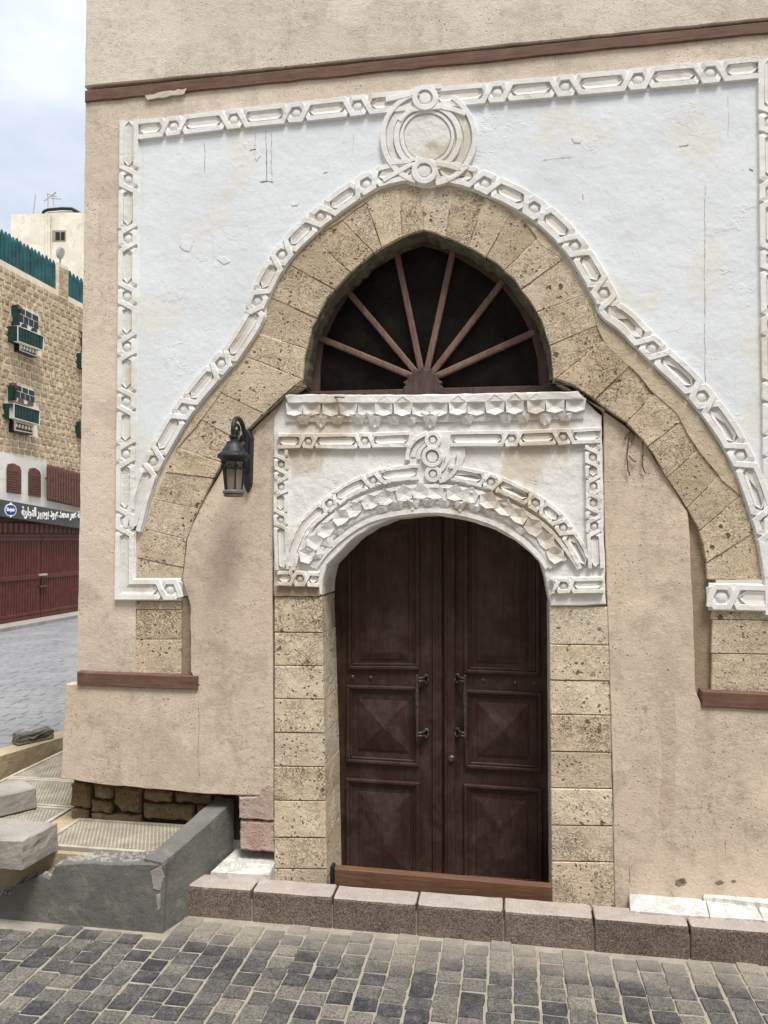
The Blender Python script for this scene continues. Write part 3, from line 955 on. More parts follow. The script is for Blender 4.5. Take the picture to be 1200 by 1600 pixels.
# medallion over the apex
def arc_px(cx, cy, r, a0, a1, n=40, ry=None):
    ry = ry or r
    return [(cx + r * math.cos(rad(a0 + (a1 - a0) * i / n)), cy - ry * math.sin(rad(a0 + (a1 - a0) * i / n))) for i in range(n + 1)]
def ring_part(name, fr, cx, cy, r, a0, a1, wpx, h, hb, m, parent, ry=None, closed=False, n=40):
    p = fr.pxs(arc_px(cx, cy, r, a0, a1, n, ry))
    if closed: p = p[:-1]
    mb = MB()
    ribbon_mb(mb, fr, [(u, v, h) for u, v in p], wpx * U, hb, closed)
    return mb.build(name, m, parent)
MX, MY = 669, 218
med = prism('medallion', WALL, WALL.pxs(arc_px(MX, MY + 1, 76, 0, 360, 48)[:-1]), 0.0135, -0.01, WHITE_R, house, bevel=0.004)
ring_part('strap', WALL, MX, MY, 70, 100, 255, 8, 0.034, 0.010, WHITE_R, med)
ring_part('strap', WALL, MX, MY, 73, -80, 58, 8, 0.034, 0.010, WHITE_R, med)
ring_part('strap', WALL, MX, MY, 49, 0, 360, 8, 0.032, 0.010, WHITE_R, med, closed=True, n=56)
ring_part('strap', WALL, MX - 1, MY - 1, 40, 0, 360, 4.5, 0.027, 0.010, WHITE_R, med, closed=True, n=56)
mb = MB()
prism_mb(mb, WALL, WALL.pxs(arc_px(MX - 1, MY - 1, 36, 0, 360, 48)[:-1]), 0.021, 0.010, 0.005)
mb.build('disc', WHITE_C, med)
for a0, a1, r in ((112, 238, 59.5), (-66, 44, 61)):
    mb = MB()
    ribbon_mb(mb, WALL, [(u, v, 0.022) for u, v in WALL.pxs(arc_px(MX, MY, r, a0, a1, 30))], 11 * U, 0.010)
    mb.build('sunk_panel', CREAM, med)
for cx, cy, r in ((665, 157, 11), (664, 271, 11)):
    mb = MB()
    prism_mb(mb, WALL, WALL.pxs(arc_px(cx, cy, 22, 0, 360, 20)[:-1]), 0.023, -0.01, 0.004)
    mb.build('knot_base', WHITE_R, med)
    ring_part('strap', WALL, cx, cy, 16, 0, 360, 8, 0.040, 0.018, WHITE_R, med, closed=True, n=24)
    mb = MB()
    prism_mb(mb, WALL, WALL.pxs(arc_px(cx, cy, 9.5, 0, 360, 18)[:-1]), 0.034, 0.018, 0.006)
    mb.build('boss', WHITE_R, med)
for pts in ([(604, 160), (640, 152), (652, 143), (690, 139)], [(690, 171), (655, 174), (640, 178), (625, 192)], [(690, 171), (712, 176), (728, 182)], [(600, 285), (640, 262), (650, 258)], [(680, 259), (700, 262), (720, 268)], [(612, 258), (640, 255), (655, 252)], [(700, 284), (715, 276), (731, 262)]):
    mb = MB()
    ribbon_mb(mb, WALL, [(u, v, 0.036) for u, v in WALL.pxs(catmull(pts, 4))], 7.5 * U, 0.01)
    mb.build('strap', WHITE_R, med)

# ------------------------------------------------------------------ stone arch
def shift_out(pts, d):
    # inner edge of the mortar core, drawn back behind the faces of the stones
    tr = Path(WALL, WALL.pxs(pts), uv=True)
    return [tuple(tr.pt(s_, d)) for s_ in tr.s]
ARCHIN = shift_out(ARCH_IN_L[:-1] + FAN + ARCH_IN_R[1:], 0.012)
arch = prism('stone_arch', WALL, rough(WALL.pxs(EXT), 0.2, 0.0, False) + list(reversed(ARCHIN)), -0.006, -0.20, JOINT, house)
def ptrack(pts):
    p = WALL.pxs(pts)
    return Path(WALL, p, uv=True)
inner_tr, outer_tr = ptrack(ARCH_IN_L + FAN[1:-1] + ARCH_IN_R), ptrack(EXT)
CUTS = [((285, 905), (213, 905)), ((288, 887), (217, 872)), ((292, 843), (225, 826)), ((312, 795), (241, 781)), ((333, 747), (259, 738)), ((346, 722), (277, 699)), ((372, 688), (306, 652)), ((413, 646), (340, 611)), ((474, 594), (388, 559)),
        ((480, 546), (406, 522)), ((494, 497), (424, 466)), ((522, 452), (453, 414)), ((547, 425), (490, 373)), ((584, 394), (532, 343)), ((597, 388), (572, 315)), ((628, 371), (624, 293)), ((661, 359), (660, 288)), ((697, 370), (706, 294)), ((733, 386), (757, 309)), ((760, 402), (800, 332)), ((787, 424), (846, 366)),
        ((815, 452), (880, 405)), ((838, 488), (914, 460)), ((859, 540), (942, 506)), ((868, 593), (958, 520)), ((930, 624), (1001, 556)), ((979, 661), (1040, 598)), ((1012, 698), (1084, 643)), ((1042, 747), (1113, 684)), ((1073, 795), (1141, 727)), ((1093, 830), (1163, 770)), ((1103, 880), (1184, 829)), ((1104, 905), (1198, 905))]
def between(tr, a, b):
    out = [tuple(tr.pt(a))]
    out += [tuple(p) for s_, p in zip(tr.s, tr.p) if a + 0.012 < s_ < b - 0.012]
    out.append(tuple(tr.pt(b)))
    return out
def voussoir(poly, h):
    p = inset(poly, 0.0022)
    prism('voussoir', WALL, rough(p, 0.05, 0.002), h, -0.21, STONE, arch, bevel=0.0035)
for (i0, e0), (i1, e1) in zip(CUTS, CUTS[1:]):
    a0, a1 = inner_tr.near(*i0), inner_tr.near(*i1)
    b0, b1_ = outer_tr.near(*e0), outer_tr.near(*e1)
    poly = between(outer_tr, b0, b1_) + list(reversed(between(inner_tr, a0, a1)))
    voussoir([(u + R.uniform(-.002, .002), v + R.uniform(-.002, .002)) for u, v in poly], R.uniform(0.0, 0.009))
SKIM = mk_stone('skim_stone', (0.50, 0.415, 0.30), (0.66, 0.575, 0.445), 0.25)
# cement skim that laps the outer ends of the right-hand stones
def skim(pxa, pxb, w0, w1, seed):
    rr = random.Random(seed)
    a_, b_ = outer_tr.near(*pxa), outer_tr.near(*pxb)
    n = max(6, int((b_ - a_) / 0.06))
    o_ = [tuple(outer_tr.pt(a_ + (b_ - a_) * i / n, 0.0)) for i in range(n + 1)]
    i_ = []
    wv = 0.5
    for i in range(n + 1):
        wv = min(1, max(0, wv + rr.uniform(-0.16, 0.16)))
        f = min(1, i / 3, (n - i) / 3)
        i_.append(tuple(outer_tr.pt(a_ + (b_ - a_) * i / n, -(0.004 + (w0 + (w1 - w0) * wv) * f))))
    prism('cement_skim', WALL, o_ + catmull(i_[::-1], 4), 0.0098, 0.0, SKIM, arch)
skim((930, 490), (1170, 785), 0.05, 0.11, 2)
skim((820, 345), (880, 405), 0.02, 0.08, 3)
skim((500, 365), (600, 299), 0.005, 0.03, 4)
skim((277, 700), (360, 590), 0.005, 0.04, 5)
# piers under the two feet
def pier(x0, x1, ys, dx=0.0):
    for y0, y1 in zip(ys, ys[1:]):
        p = WALL.pxs([(x0 + R.uniform(-1, 1), y0), (x1, y0 + dx), (x1 - 1, y1 + dx), (x0 - 1.5, y1)])
        prism('pier_stone', WALL, inset(p, 0.002), R.uniform(-0.004, 0.004), -0.2, STONE, arch, bevel=0.0035)
pier(212, 284, (939, 953, 999, 1054))
pier(1112, 1330, (952, 968, 1021, 1082), 3)
prism('reveal_strip', WALL, rough(WALL.pxs([(272, 934), (300, 934), (300, 1056), (272, 1056)]), 0.05, 0.002), -0.014, -0.2, PL_DK, house)  # shade beside the infill put into a darker plaster colour
prism('reveal_strip', WALL, rough(WALL.pxs([(1062, 785), (1120, 785), (1120, 1086), (1062, 1086)]), 0.05, 0.002), -0.030, -0.2, PL_DK, house)  # same darker plaster, its tone standing in for shade in the recess

# ------------------------------------------------------------------ plaster infill round the door (leans, thicker at the foot)
inl = [(x + 3, y + 4) if y < 760 else (x, y) for x, y in ARCH_IN_L]
poly = LEAN.pxs([(480, 585)]) + rough(LEAN.pxs(list(reversed(inl))), 0.06, 0.002, False) + rough(LEAN.pxs([(297, 945), (298, 1050), (311, 1072), (200, 1071), (103, 1069), (99, 1130), (95, 1216), (160, 1226), (240, 1233), (330, 1241), (400, 1243), (427, 1241)]), 0.05, 0.003, False) + LEAN.pxs([(425, 930), (428, 660), (450, 612)])
infL = prism('infill_wall', LEAN, poly, 0.0, -0.70, PL_IN, house, bevel=0.005)
poly = rough(LEAN.pxs([(943, 640), (944, 800), (949, 945), (957, 1200), (961, 1425)]), 0.06, 0.002, False) + LEAN.pxs([(1700, 1500), (1700, 1135)]) + rough(LEAN.pxs([(1330, 1114), (1200, 1106), (1097, 1103), (1087, 1080), (1083, 960), (1075, 800), (1058, 772), (1036, 738), (1006, 690), (975, 664), (940, 640), (915, 622), (888, 606), (870, 598)]), 0.06, 0.003, False)
infR = prism('infill_wall', LEAN, poly, 0.0, -0.36, PL_IN, house, bevel=0.005)
crack(LEAN, [(310, 1075), (311, 1130), (309, 1180), (312, 1215)], 0.004, 0.0015, infL)
crack(LEAN, [(370, 1242), (395, 1243), (425, 1243)], 0.008, 0.0015, infL)
for pts in ([(984, 1356), (984, 1380)], [(1133, 1313), (1134, 1336)]):
    crack(LEAN, pts, 0.006, 0.0015, infR)
for cx, cy, r in ((1124, 1379, 6.5), (1063, 1379, 9), (1066, 1376, 6), (1146, 1377, 4), (1044, 1046, 1.6), (1110, 1268, 1.8), (263, 1092, 1.5)):
    pts = [(cx + r * math.cos(q) * R.uniform(0.7, 1.2), cy + r * 0.6 * math.sin(q) * R.uniform(0.7, 1.2)) for q in [i * math.pi / 5 for i in range(10)]]
    prism('pock_mark', LEAN, LEAN.pxs(pts), 0.0018, 0.0, CRACK, infR)
# damp stain under the right-hand beam
k = NT('damp_plaster', 0.9, 0.2)
DAMP = k.done(k.ramp(k.noise(9, 6, 0.65), [(0.3, (0.42, 0.335, 0.26)), (0.7, (0.53, 0.435, 0.345))]), k.bump(k.noise(70, 4, 0.7), 0.004, k.bump(k.noise(10, 5), 0.014)))
prism('damp_stain', LEAN, rough(LEAN.pxs([(1040, 1068), (1045, 1074), (1053, 1080), (1056, 1130), (1055, 1200), (1056, 1262), (1048, 1285), (1036, 1300), (1030, 1270), (1036, 1200), (1033, 1130), (1036, 1090)]), 0.03, 0.006), 0.0014, 0.0, DAMP, infR)
# ledge beams that cap the plinth
prism('sill_beam', WALL, rough(WALL.pxs([(120, 1050), (308, 1057), (308, 1078), (120, 1071)], 0.075), 0.1, 0.002), 0.075, -0.3, BEAM, house, bevel=0.005)
prism('sill_beam', WALL, rough(WALL.pxs([(1097, 1080), (1700, 1108), (1700, 1133), (1097, 1105)], 0.07), 0.1, 0.002), 0.07, -0.3, BEAM, house, bevel=0.005)
# plinth along the side street
p0 = LEAN.px(103, 1069); p1 = LEAN.px(95, 1216)
mb = MB()
w0, w1 = LEAN.w(*p0, -0.3), LEAN.w(*p1, -0.3)
mb.add([w1, w0, Vector((w0.x, 9, w0.z)), Vector((w1.x, 9, w1.z)), w0 + Vector((0.2, 0, 0)), Vector((w0.x + .2, 9, w0.z)), w1 + Vector((0.3, 0, 0)), Vector((w1.x + .3, 9, w1.z))], [(0, 1, 2, 3), (1, 4, 5, 2), (0, 3, 7, 6)])
mb.build('side_plinth', PL_IN, house)
# undercut masonry below the plinth
BASE = Frame((0, 0.06, 0), (1, 0, 0), (0, 0, 1), (0, -1, 0))
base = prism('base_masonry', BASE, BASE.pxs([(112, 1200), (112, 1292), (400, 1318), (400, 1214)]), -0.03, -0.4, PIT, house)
mb = MB()
bx = BASE.px(112, 1290)[0]
box_mb(mb, bx, bx + 0.2, 0.1, 9, 0.2, 0.95)
mb.build('base_flank', STONE_B, house)
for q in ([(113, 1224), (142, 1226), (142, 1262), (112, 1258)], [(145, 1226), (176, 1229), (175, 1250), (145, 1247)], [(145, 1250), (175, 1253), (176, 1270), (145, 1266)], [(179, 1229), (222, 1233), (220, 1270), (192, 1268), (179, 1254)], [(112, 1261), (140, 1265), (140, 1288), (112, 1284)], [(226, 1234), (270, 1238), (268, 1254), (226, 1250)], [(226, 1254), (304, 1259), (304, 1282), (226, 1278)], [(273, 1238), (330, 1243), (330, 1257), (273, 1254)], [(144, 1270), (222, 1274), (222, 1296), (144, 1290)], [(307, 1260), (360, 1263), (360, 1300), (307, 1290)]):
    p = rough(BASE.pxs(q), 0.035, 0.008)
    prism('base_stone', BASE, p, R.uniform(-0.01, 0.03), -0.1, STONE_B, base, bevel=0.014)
# exposed pink render beside the left jamb
pk = prism('pink_patch', LEAN, rough(LEAN.pxs([(373, 1245), (404, 1244), (408, 1232), (420, 1224), (427, 1228), (427, 1282), (374, 1279)]), 0.03, 0.004), 0.004, -0.7, PINK, house, bevel=0.008)
prism('pink_patch', LEAN, rough(LEAN.pxs([(374, 1282), (427, 1285), (427, 1332), (374, 1329)]), 0.025, 0.005), -0.004, -0.7, PINK, house, bevel=0.012)

# ------------------------------------------------------------------ door surround
def jamb(xs0, xs1, ys, slope, depth, hh):
    """coursed stone jamb: outer / inner pixel edges at the top and the foot"""
    yt, yb = ys[0], ys[-1]
    j = prism('door_jamb', LEAN, LEAN.pxs([(xs0[0] + 4, yt), (xs1[0] - 4, yt), (xs1[1] - 4, yb), (xs0[1] + 4, yb)]), hh - 0.02, -depth + 0.02, JOINT, house)
    for y0, y1 in zip(ys, ys[1:]):
        f0, f1 = (y0 - yt) / (yb - yt), (y1 - yt) / (yb - yt)
        q = [(xs0[0] + (xs0[1] - xs0[0]) * f0, y0), (xs1[0] + (xs1[1] - xs1[0]) * f0, y0 + slope), (xs1[0] + (xs1[1] - xs1[0]) * f1, y1 + slope), (xs0[0] + (xs0[1] - xs0[0]) * f1, y1)]
        p = inset(LEAN.pxs(q), 0.0022)
        prism('jamb_block', LEAN, rough(p, 0.09, 0.0012), hh + R.uniform(-0.004, 0.003), -depth, STONE_J, j, bevel=0.005)
jamb((428, 427), (503, 511), (931, 988, 1040, 1092, 1145, 1198, 1251, 1309, 1358, 1395), 1, 0.44, -0.006)
jamb((858, 862), (951, 962), (946, 1007, 1063, 1117, 1175, 1232, 1290, 1347, 1425), 1.5, 0.44, -0.006)

LIN = [(428, 930), (427, 800), (427, 655), (446, 618), (680, 616), (900, 612), (940, 650), (943, 800), (947, 945), (860, 947), (857, 930), (853, 905), (845, 880), (830, 865), (805, 845), (775, 828), (740, 816), (705, 808), (680, 805), (655, 806), (615, 810), (580, 824), (548, 845), (527, 868), (511, 884), (505, 905), (503, 930)]
lp = LEAN.pxs(LIN)
LH = 0.006
lintel = prism('lintel', LEAN, rough(lp, 0.05, 0.003), LH, -0.42, WHITE_C, house, bevel=0.008)
mb = MB()
u0 = LEAN.px(429, 918); 
prism_mb(mb, LEAN, rough(LEAN.pxs([(429, 915), (500, 917), (500, 932), (429, 931)]), 0.03, 0.004), LH + 0.002, -0.1, 0.003)
mb.build('worn_course', PL_DK, lintel)

LU = 0.0043
hw, sw_, hs_, cr_ = 12 * LU, 5.6 * LU, 6 * LU, 9 * LU
LREL = Frame((0, -LH, 0), (1, 0, 0), (0, 0, 1), (0, -1, 0), a=-0.127, b=0.0526)
def lborder(path, smalls, k_=1.0, s0=0.0, s1=None):
    s1 = path.len if s1 is None else s1
    mb = MB()
    ribbon_mb(mb, path.fr, path.run([(s0, 0, 0.009), (s1, 0, 0.009)]), 2 * hw * k_ + 0.012, -0.01, top=0.96)
    b_ = mb.build('relief_border', WHITE_C, house)
    interlace(b_, path, hw * k_, smalls, sw_, s0, s1, hs_, cr_, h=0.029, hb=0.008, m=WHITE_C, mp=CREAM, jit=0.0032)
q = Path(LREL, [(436, 690), (540, 690), (640, 687)])
lborder(q, [q.near(483, 690), q.near(571, 690)])
q = Path(LREL, [(705, 687), (800, 686), (938, 681)])
lborder(q, [q.near(799, 686), q.near(880, 684)])
q = Path(LREL, [(441, 704), (440, 800), (443, 890)])
lborder(q, [q.near(440, 726), q.near(440, 761), q.near(441, 812)], 0.95)
q = Path(LREL, [(926, 696), (927, 800), (930, 888)])
lborder(q, [q.near(927, 715), q.near(927, 760), q.near(928, 786), q.near(928, 822)], 0.95)
q = Path(LREL, [(452, 888), (464, 850), (480, 819), (516, 787), (550, 764), (584, 750), (618, 741), (655, 738)], smooth=True)
lborder(q, [q.near(516, 787), q.near(584, 750)], 1.0)
q = Path(LREL, [(700, 738), (735, 745), (767, 753), (800, 766), (837, 786), (870, 812), (897, 850), (915, 884)], smooth=True)
lborder(q, [q.near(767, 753), q.near(837, 786), q.near(880, 824)], 1.0)
mb = MB()
q = Path(LREL, [(455, 893), (473, 856), (503, 821), (536, 796), (571, 777), (627, 763), (690, 760), (747, 770), (785, 785), (822, 802), (860, 830), (892, 870), (905, 890)], smooth=True)
ribbon_mb(mb, LREL, q.run([(0, 0, 0.026), (q.len, 0, 0.026)]), 6 * LU, -0.005)
mb.build('arch_moulding', WHITE_C, lintel)
# centre knot
kn = prism('centre_knot', LREL, LREL.pxs([(642, 690), (664, 673), (712, 674), (728, 690), (727, 715), (712, 745), (690, 757), (650, 756), (640, 735), (640, 710)]), 0.012, -0.01, WHITE_C, house, bevel=0.004)
for cx, cy, r in ((677, 688, 10), (676, 714, 13.5), (677, 741, 10)):
    ring_part('strap', LREL, cx, cy, r, 0, 360, 6, 0.036 if r > 11 else 0.032, 0.008, WHITE_C, kn, closed=True, n=24)
    prism('boss', LREL, LREL.pxs(arc_px(cx, cy, r - 4.5, 0, 360, 14)[:-1]), 0.026, 0.008, WHITE_C, kn, bevel=0.006)
for c, a0, a1 in (((677, 716), 105, 185), ((677, 716), -75, 10)):
    ring_part('strap', LREL, c[0], c[1], 40, a0, a1, 6, 0.034, 0.008, WHITE_C, kn, ry=38)
    ring_part('strap', LREL, c[0], c[1], 22, a0, a1, 5, 0.028, 0.008, WHITE_C, kn, ry=24)
    ring_part('sunk_panel', LREL, c[0], c[1], 31, a0 + 8, a1 - 8, 8, 0.018, 0.008, CREAM, kn, ry=31)
# foot blocks of the lintel
for pts, sms in (([(435, 903), (500, 905)], [(470, 904)]), ([(864, 915), (942, 913)], [(880, 914)])):
    q = Path(LREL, pts)
    lborder(q, [q.near(*s_) for s_ in sms], 0.95)

# muqarnas: a cornice under the fanlight and a band round the door arch
CUP = [(-0.5, 0.2), (-0.46, -0.38), (0, -0.52), (0.46, -0.38), (0.5, 0.2), (0, 0.62)]
KITE = [(-0.55, 0.38), (0, 0.1), (0.55, 0.38), (0.22, -0.5), (-0.22, -0.5)]
def muqarnas(parent, path, n, s0, s1, hgt, flip, depth, jit=0.09):
    st = (s1 - s0) / n
    mb = MB()
    ribbon_mb(mb, path.fr, [(u, v, depth * 0.42) for u, v, _ in path.run([(s0, hgt * 0.12 * flip, 0), (s1, hgt * 0.12 * flip, 0)])], hgt * 0.8, -0.01, top=0.8)
    mb.build('muqarnas_bed', WHITE_C, parent)
    for i in range(n):
        s = s0 + (i + 0.5) * st
        mb = MB()
        d = depth * R.uniform(0.8, 1.2)
        facet_mb(mb, path, s + R.uniform(-jit, jit) * st, hgt * 0.22 * flip, st * 1.0 * R.uniform(0.95, 1.03), hgt * 0.60, CUP, (lambda a, b: d * (1.0 if b > -0.2 else 0.85)), (R.uniform(-.12, .12), -0.05, d * 0.45), -0.01, flip)
        for v_ in mb.v: v_ += Vector((R.uniform(-.004, .004), R.uniform(-.003, .003), R.uniform(-.004, .004)))
        mb.build('muqarnas_niche', WHITE_C, parent)
    for i in range(n - 1):
        if R.random() < 0.08: continue
        s = s0 + (i + 1) * st
        mb = MB()
        d = depth * 0.85 * R.uniform(0.8, 1.15)
        lowr = 1.15 if i % 3 == 1 else 0.85
        facet_mb(mb, path, s + R.uniform(-jit, jit) * st, -hgt * 0.16 * flip, st * 0.9, hgt * 0.46 * lowr, KITE, (lambda a, b: d * (0.85 if b > 0.2 else 0.5)), (R.uniform(-.1, .1), 0.05, d * 1.1), -0.01, flip)
        for v_ in mb.v: v_ += Vector((R.uniform(-.004, .004), R.uniform(-.003, .003), R.uniform(-.004, .004)))
        mb.build('muqarnas_bracket', WHITE_C, parent)
        if i % 3 == 1:
            mb = MB()
            q = path.pt(s, -hgt * 0.40 * flip)
            e = 0.011
            pts = [(q.x - e, q.y + e), (q.x - e * .9, q.y - e * 1.6), (q.x + e * .9, q.y - e * 1.6), (q.x + e, q.y + e)]
            prism_mb(mb, LREL, pts, d * 0.6, -0.01, 0.003)
            mb.build('muqarnas_drop', WHITE_C, parent)
corn = prism('cornice', LEAN, rough(LEAN.pxs([(444, 616), (680, 617), (904, 611), (912, 624), (690, 630), (450, 630)], 0.05), 0.04, 0.003), 0.05, -0.1, WHITE_C, house, bevel=0.006)
q = Path(LREL, [(448, 647), (690, 647), (912, 641)])
muqarnas(corn, q, 16, 0.0, q.len, 46 * LU, 1, 0.042)
q = Path(LREL, [(483, 884), (496, 856), (519, 830), (549, 808), (585, 791), (630, 780), (680, 777), (730, 782), (775, 796), (815, 819), (845, 847), (868, 884)], smooth=True)
band = prism('arch_band', LREL, LREL.pxs(catmull([(495, 890), (512, 866), (540, 840), (575, 818), (620, 806), (680, 801), (730, 808), (775, 823), (812, 846), (840, 872), (852, 890)], 3)) + list(reversed(LREL.pxs(catmull([(490, 884), (506, 860), (534, 835), (572, 812), (618, 799), (680, 794), (732, 801), (778, 816), (818, 840), (845, 866), (857, 886)], 3)))), 0.012, -0.02, WHITE_C, house)
muqarnas(band, q, 18, 0.0, q.len, 38 * LU, 1, 0.034, 0.12)

# ------------------------------------------------------------------ fanlight
FH = -0.17
fan = prism('fanlight', WALL, WALL.pxs([(440, 640), (440, 330), (900, 330), (900, 640)]), -0.30, -0.36, PIT, house)
GL = [(499, 614), (500, 570), (505, 532), (524, 490), (547, 455), (582, 420), (614, 399), (640, 388), (661, 382), (682, 387), (706, 397), (745, 418), (784, 447), (810, 480), (829, 518), (840, 560), (842, 604)]
FANO = [(466, 622), (466, 560), (478, 505), (504, 458), (540, 420), (578, 388), (615, 366), (661, 348), (706, 362), (745, 382), (782, 404), (812, 432), (838, 466), (856, 498), (868, 539), (874, 577), (874, 612)]
mb = MB()
a_, b_ = WALL.pxs(GL, FH), WALL.pxs(FANO, FH)
for i in range(len(GL) - 1):
    quad = [a_[i], a_[i + 1], b_[i + 1], b_[i]]
    prism_mb(mb, WALL, quad, FH, FH - 0.08)
mb.build('frame', FRAMEW, fan)
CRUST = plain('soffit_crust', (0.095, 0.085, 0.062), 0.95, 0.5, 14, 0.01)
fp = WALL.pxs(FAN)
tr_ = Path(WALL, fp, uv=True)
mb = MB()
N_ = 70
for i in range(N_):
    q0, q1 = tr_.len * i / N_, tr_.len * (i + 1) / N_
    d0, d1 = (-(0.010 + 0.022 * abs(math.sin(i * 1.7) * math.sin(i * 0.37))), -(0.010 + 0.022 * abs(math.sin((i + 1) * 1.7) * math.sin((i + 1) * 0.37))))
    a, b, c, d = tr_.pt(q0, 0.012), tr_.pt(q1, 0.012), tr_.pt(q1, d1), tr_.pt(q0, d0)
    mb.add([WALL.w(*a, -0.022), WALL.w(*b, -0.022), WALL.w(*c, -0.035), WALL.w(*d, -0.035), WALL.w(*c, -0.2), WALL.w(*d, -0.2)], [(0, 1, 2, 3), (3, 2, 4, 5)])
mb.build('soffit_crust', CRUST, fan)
mb = MB()
prism_mb(mb, WALL, WALL.pxs([(462, 613), (876, 602), (876, 613), (690, 620), (462, 623)], FH), FH + 0.02, FH - 0.1, 0.004)
mb.build('bottom_rail', FRAMEW, fan)
SPK = [((505, 530), (640, 586)), ((546, 458), (646, 577)), ((621, 401), (657, 574)), ((707, 396), (668, 574)), ((782, 444), (679, 578)), ((829, 521), (688, 585))]
for (e, i_) in SPK:
    mb = MB()
    d = Vector((e[0] - i_[0], e[1] - i_[1])).normalized() * 6
    pa, pb = WALL.px(e[0] + d.x, e[1] + d.y, FH), WALL.px(i_[0] - d.x, i_[1] - d.y, FH)
    ribbon_mb(mb, WALL, [(*pa, FH + 0.008), (*(Vector(pa).lerp(Vector(pb), 0.5) + Vector((0.001, 0.001))), FH + 0.009), (*pb, FH + 0.012)], 9 * 0.0045, FH - 0.06, top=0.55)
    mb.build('spoke', SPOKEW, fan)
hubp = [(631, 618), (631, 606)]
for i in range(7):                          # small scallops round the hub
    for dq in (0.15, 0.5, 0.85):
        q = math.pi * (1 - (i + dq) / 7)
        rr_ = 27 + (4.5 if dq == 0.5 else 0)
        hubp.append((661.5 + rr_ * math.cos(q), 605 - rr_ * math.sin(q)))
hubp += [(692, 604), (692, 616)]
prism('hub', WALL, WALL.pxs(hubp, FH), FH + 0.03, FH - 0.06, FRAMEW, fan, bevel=0.008)
hub_c = (661, 604)
ends = [(499, 614)] + [s_[0] for s_ in SPK] + [(842, 604)]
cuts_i = [0, 2, 4, 6, 10, 12, 14, 16]
for i in range(7):
    pts = [hub_c] + GL[cuts_i[i]:cuts_i[i + 1] + 1]
    prism('pane', WALL, WALL.pxs(pts, FH - 0.035), FH - 0.035, FH - 0.041, GLASS, fan)

# ------------------------------------------------------------------ double door
DH = -0.36
DU = 0.00458
def door_panel(leaf, outl, inn, style):
    o_ = WALL.pxs(outl, DH)
    mb = MB()
    ribbon_mb(mb, WALL, [(u, v, DH + 0.022) for u, v in inset(o_, 0.012)], 0.026, DH - 0.01, closed=True, top=0.5)
    ribbon_mb(mb, WALL, [(u, v, DH + 0.012) for u, v in inset(o_, 0.034)], 0.016, DH - 0.01, closed=True, top=0.5)
    mb.build('panel_moulding', DOORW, leaf)
    mb = MB()
    p = WALL.pxs(inn, DH)
    n = len(p)
    us = [u for u, v in p]; vs_ = [v for u, v in p]
    cu, cv = (min(us) + max(us)) / 2, (min(vs_) + max(vs_)) / 2
    vs = [WALL.w(u, v, DH - 0.005) for u, v in p] + [WALL.w(u, v, DH + 0.008) for u, v in p]
    fs = [(i, (i + 1) % n, n + (i + 1) % n, n + i) for i in range(n)]
    if style == 'flat':
        q = inset(p, 0.05)
        vs += [WALL.w(u, v, DH + 0.022) for u, v in q]
        fs += [(n + i, n + (i + 1) % n, 2 * n + (i + 1) % n, 2 * n + i) for i in range(n)]
        fs += [tuple(2 * n + i for i in t) for t in tessellate_polygon([[Vector((u, v, 0)) for u, v in q]])]
    elif style == 'pyramid':
        vs.append(WALL.w(cu, cv, DH + 0.055))
        fs += [(n + i, n + (i + 1) % n, 2 * n) for i in range(n)]
    else:                                   # hipped at the top, running on down
        hw_ = (max(us) - min(us)) / 2
        vs.append(WALL.w(cu, max(vs_) - hw_ * 1.05, DH + 0.042)); vs.append(WALL.w(cu, min(vs_) + hw_ * 0.9, DH + 0.042))
        a, b = 2 * n, 2 * n + 1             # p runs top-left, top-right, bottom-right, bottom-left
        fs += [(n, n + 1, a), (n + 1, n + 2, b, a), (n + 2, n + 3, b), (n + 3, n, a, b)]
    mb.add(vs, fs)
    mb.build('panel', DOORW, leaf)

def handle(leaf, x, sgn):
    """turned pull between two scroll mounts"""
    zt = WALL.px(x, 1054, DH + 0.06); zb = WALL.px(x, 1157, DH + 0.06)
    c = WALL.w(zb[0], zb[1], DH + 0.065)
    H = zt[1] - zb[1]
    prof = [(0.004, 0), (0.012, 0.015), (0.008, 0.03), (0.013, 0.04), (0.013, 0.085), (0.008, 0.10), (0.012, 0.15), (0.009, 0.20), (0.014, 0.26), (0.011, 0.30), (0.019, 0.47), (0.015, 0.52), (0.021, 0.55), (0.015, 0.575), (0.018, 0.62), (0.020, 0.68), (0.010, 0.82), (0.009, 0.86), (0.013, 0.90), (0.013, 0.95), (0.009, 0.97), (0.011, 0.985), (0.004, 1.0)]
    mb = MB()
    lathe_mb(mb, c, [(r * 0.85, z * H) for r, z in prof], 10)
    hd = mb.build('handle', BRONZE, leaf, smooth=True)
    for f in (0.09, 0.92):
        z = zb[1] + H * f
        u = zb[0]
        mb = MB()
        for dz in (-0.011, 0.011):
            tube_mb(mb, [WALL.w(u, z + dz, DH + 0.065), WALL.w(u + sgn * 0.03, z + dz, DH + 0.05), WALL.w(u + sgn * 0.05, z + dz * 1.5, DH + 0.02), WALL.w(u + sgn * 0.062, z + dz * 2, DH)], 0.008, 6)
        pts = [WALL.w(u + sgn * (0.058 + 0.017 * math.cos(q)), z + 0.03 * math.sin(q), DH + 0.014) for q in [i * math.pi / 6 for i in range(13)]]
        tube_mb(mb, pts, 0.008, 6)
        mb.build('handle_mount', BRONZE, leaf, smooth=True)

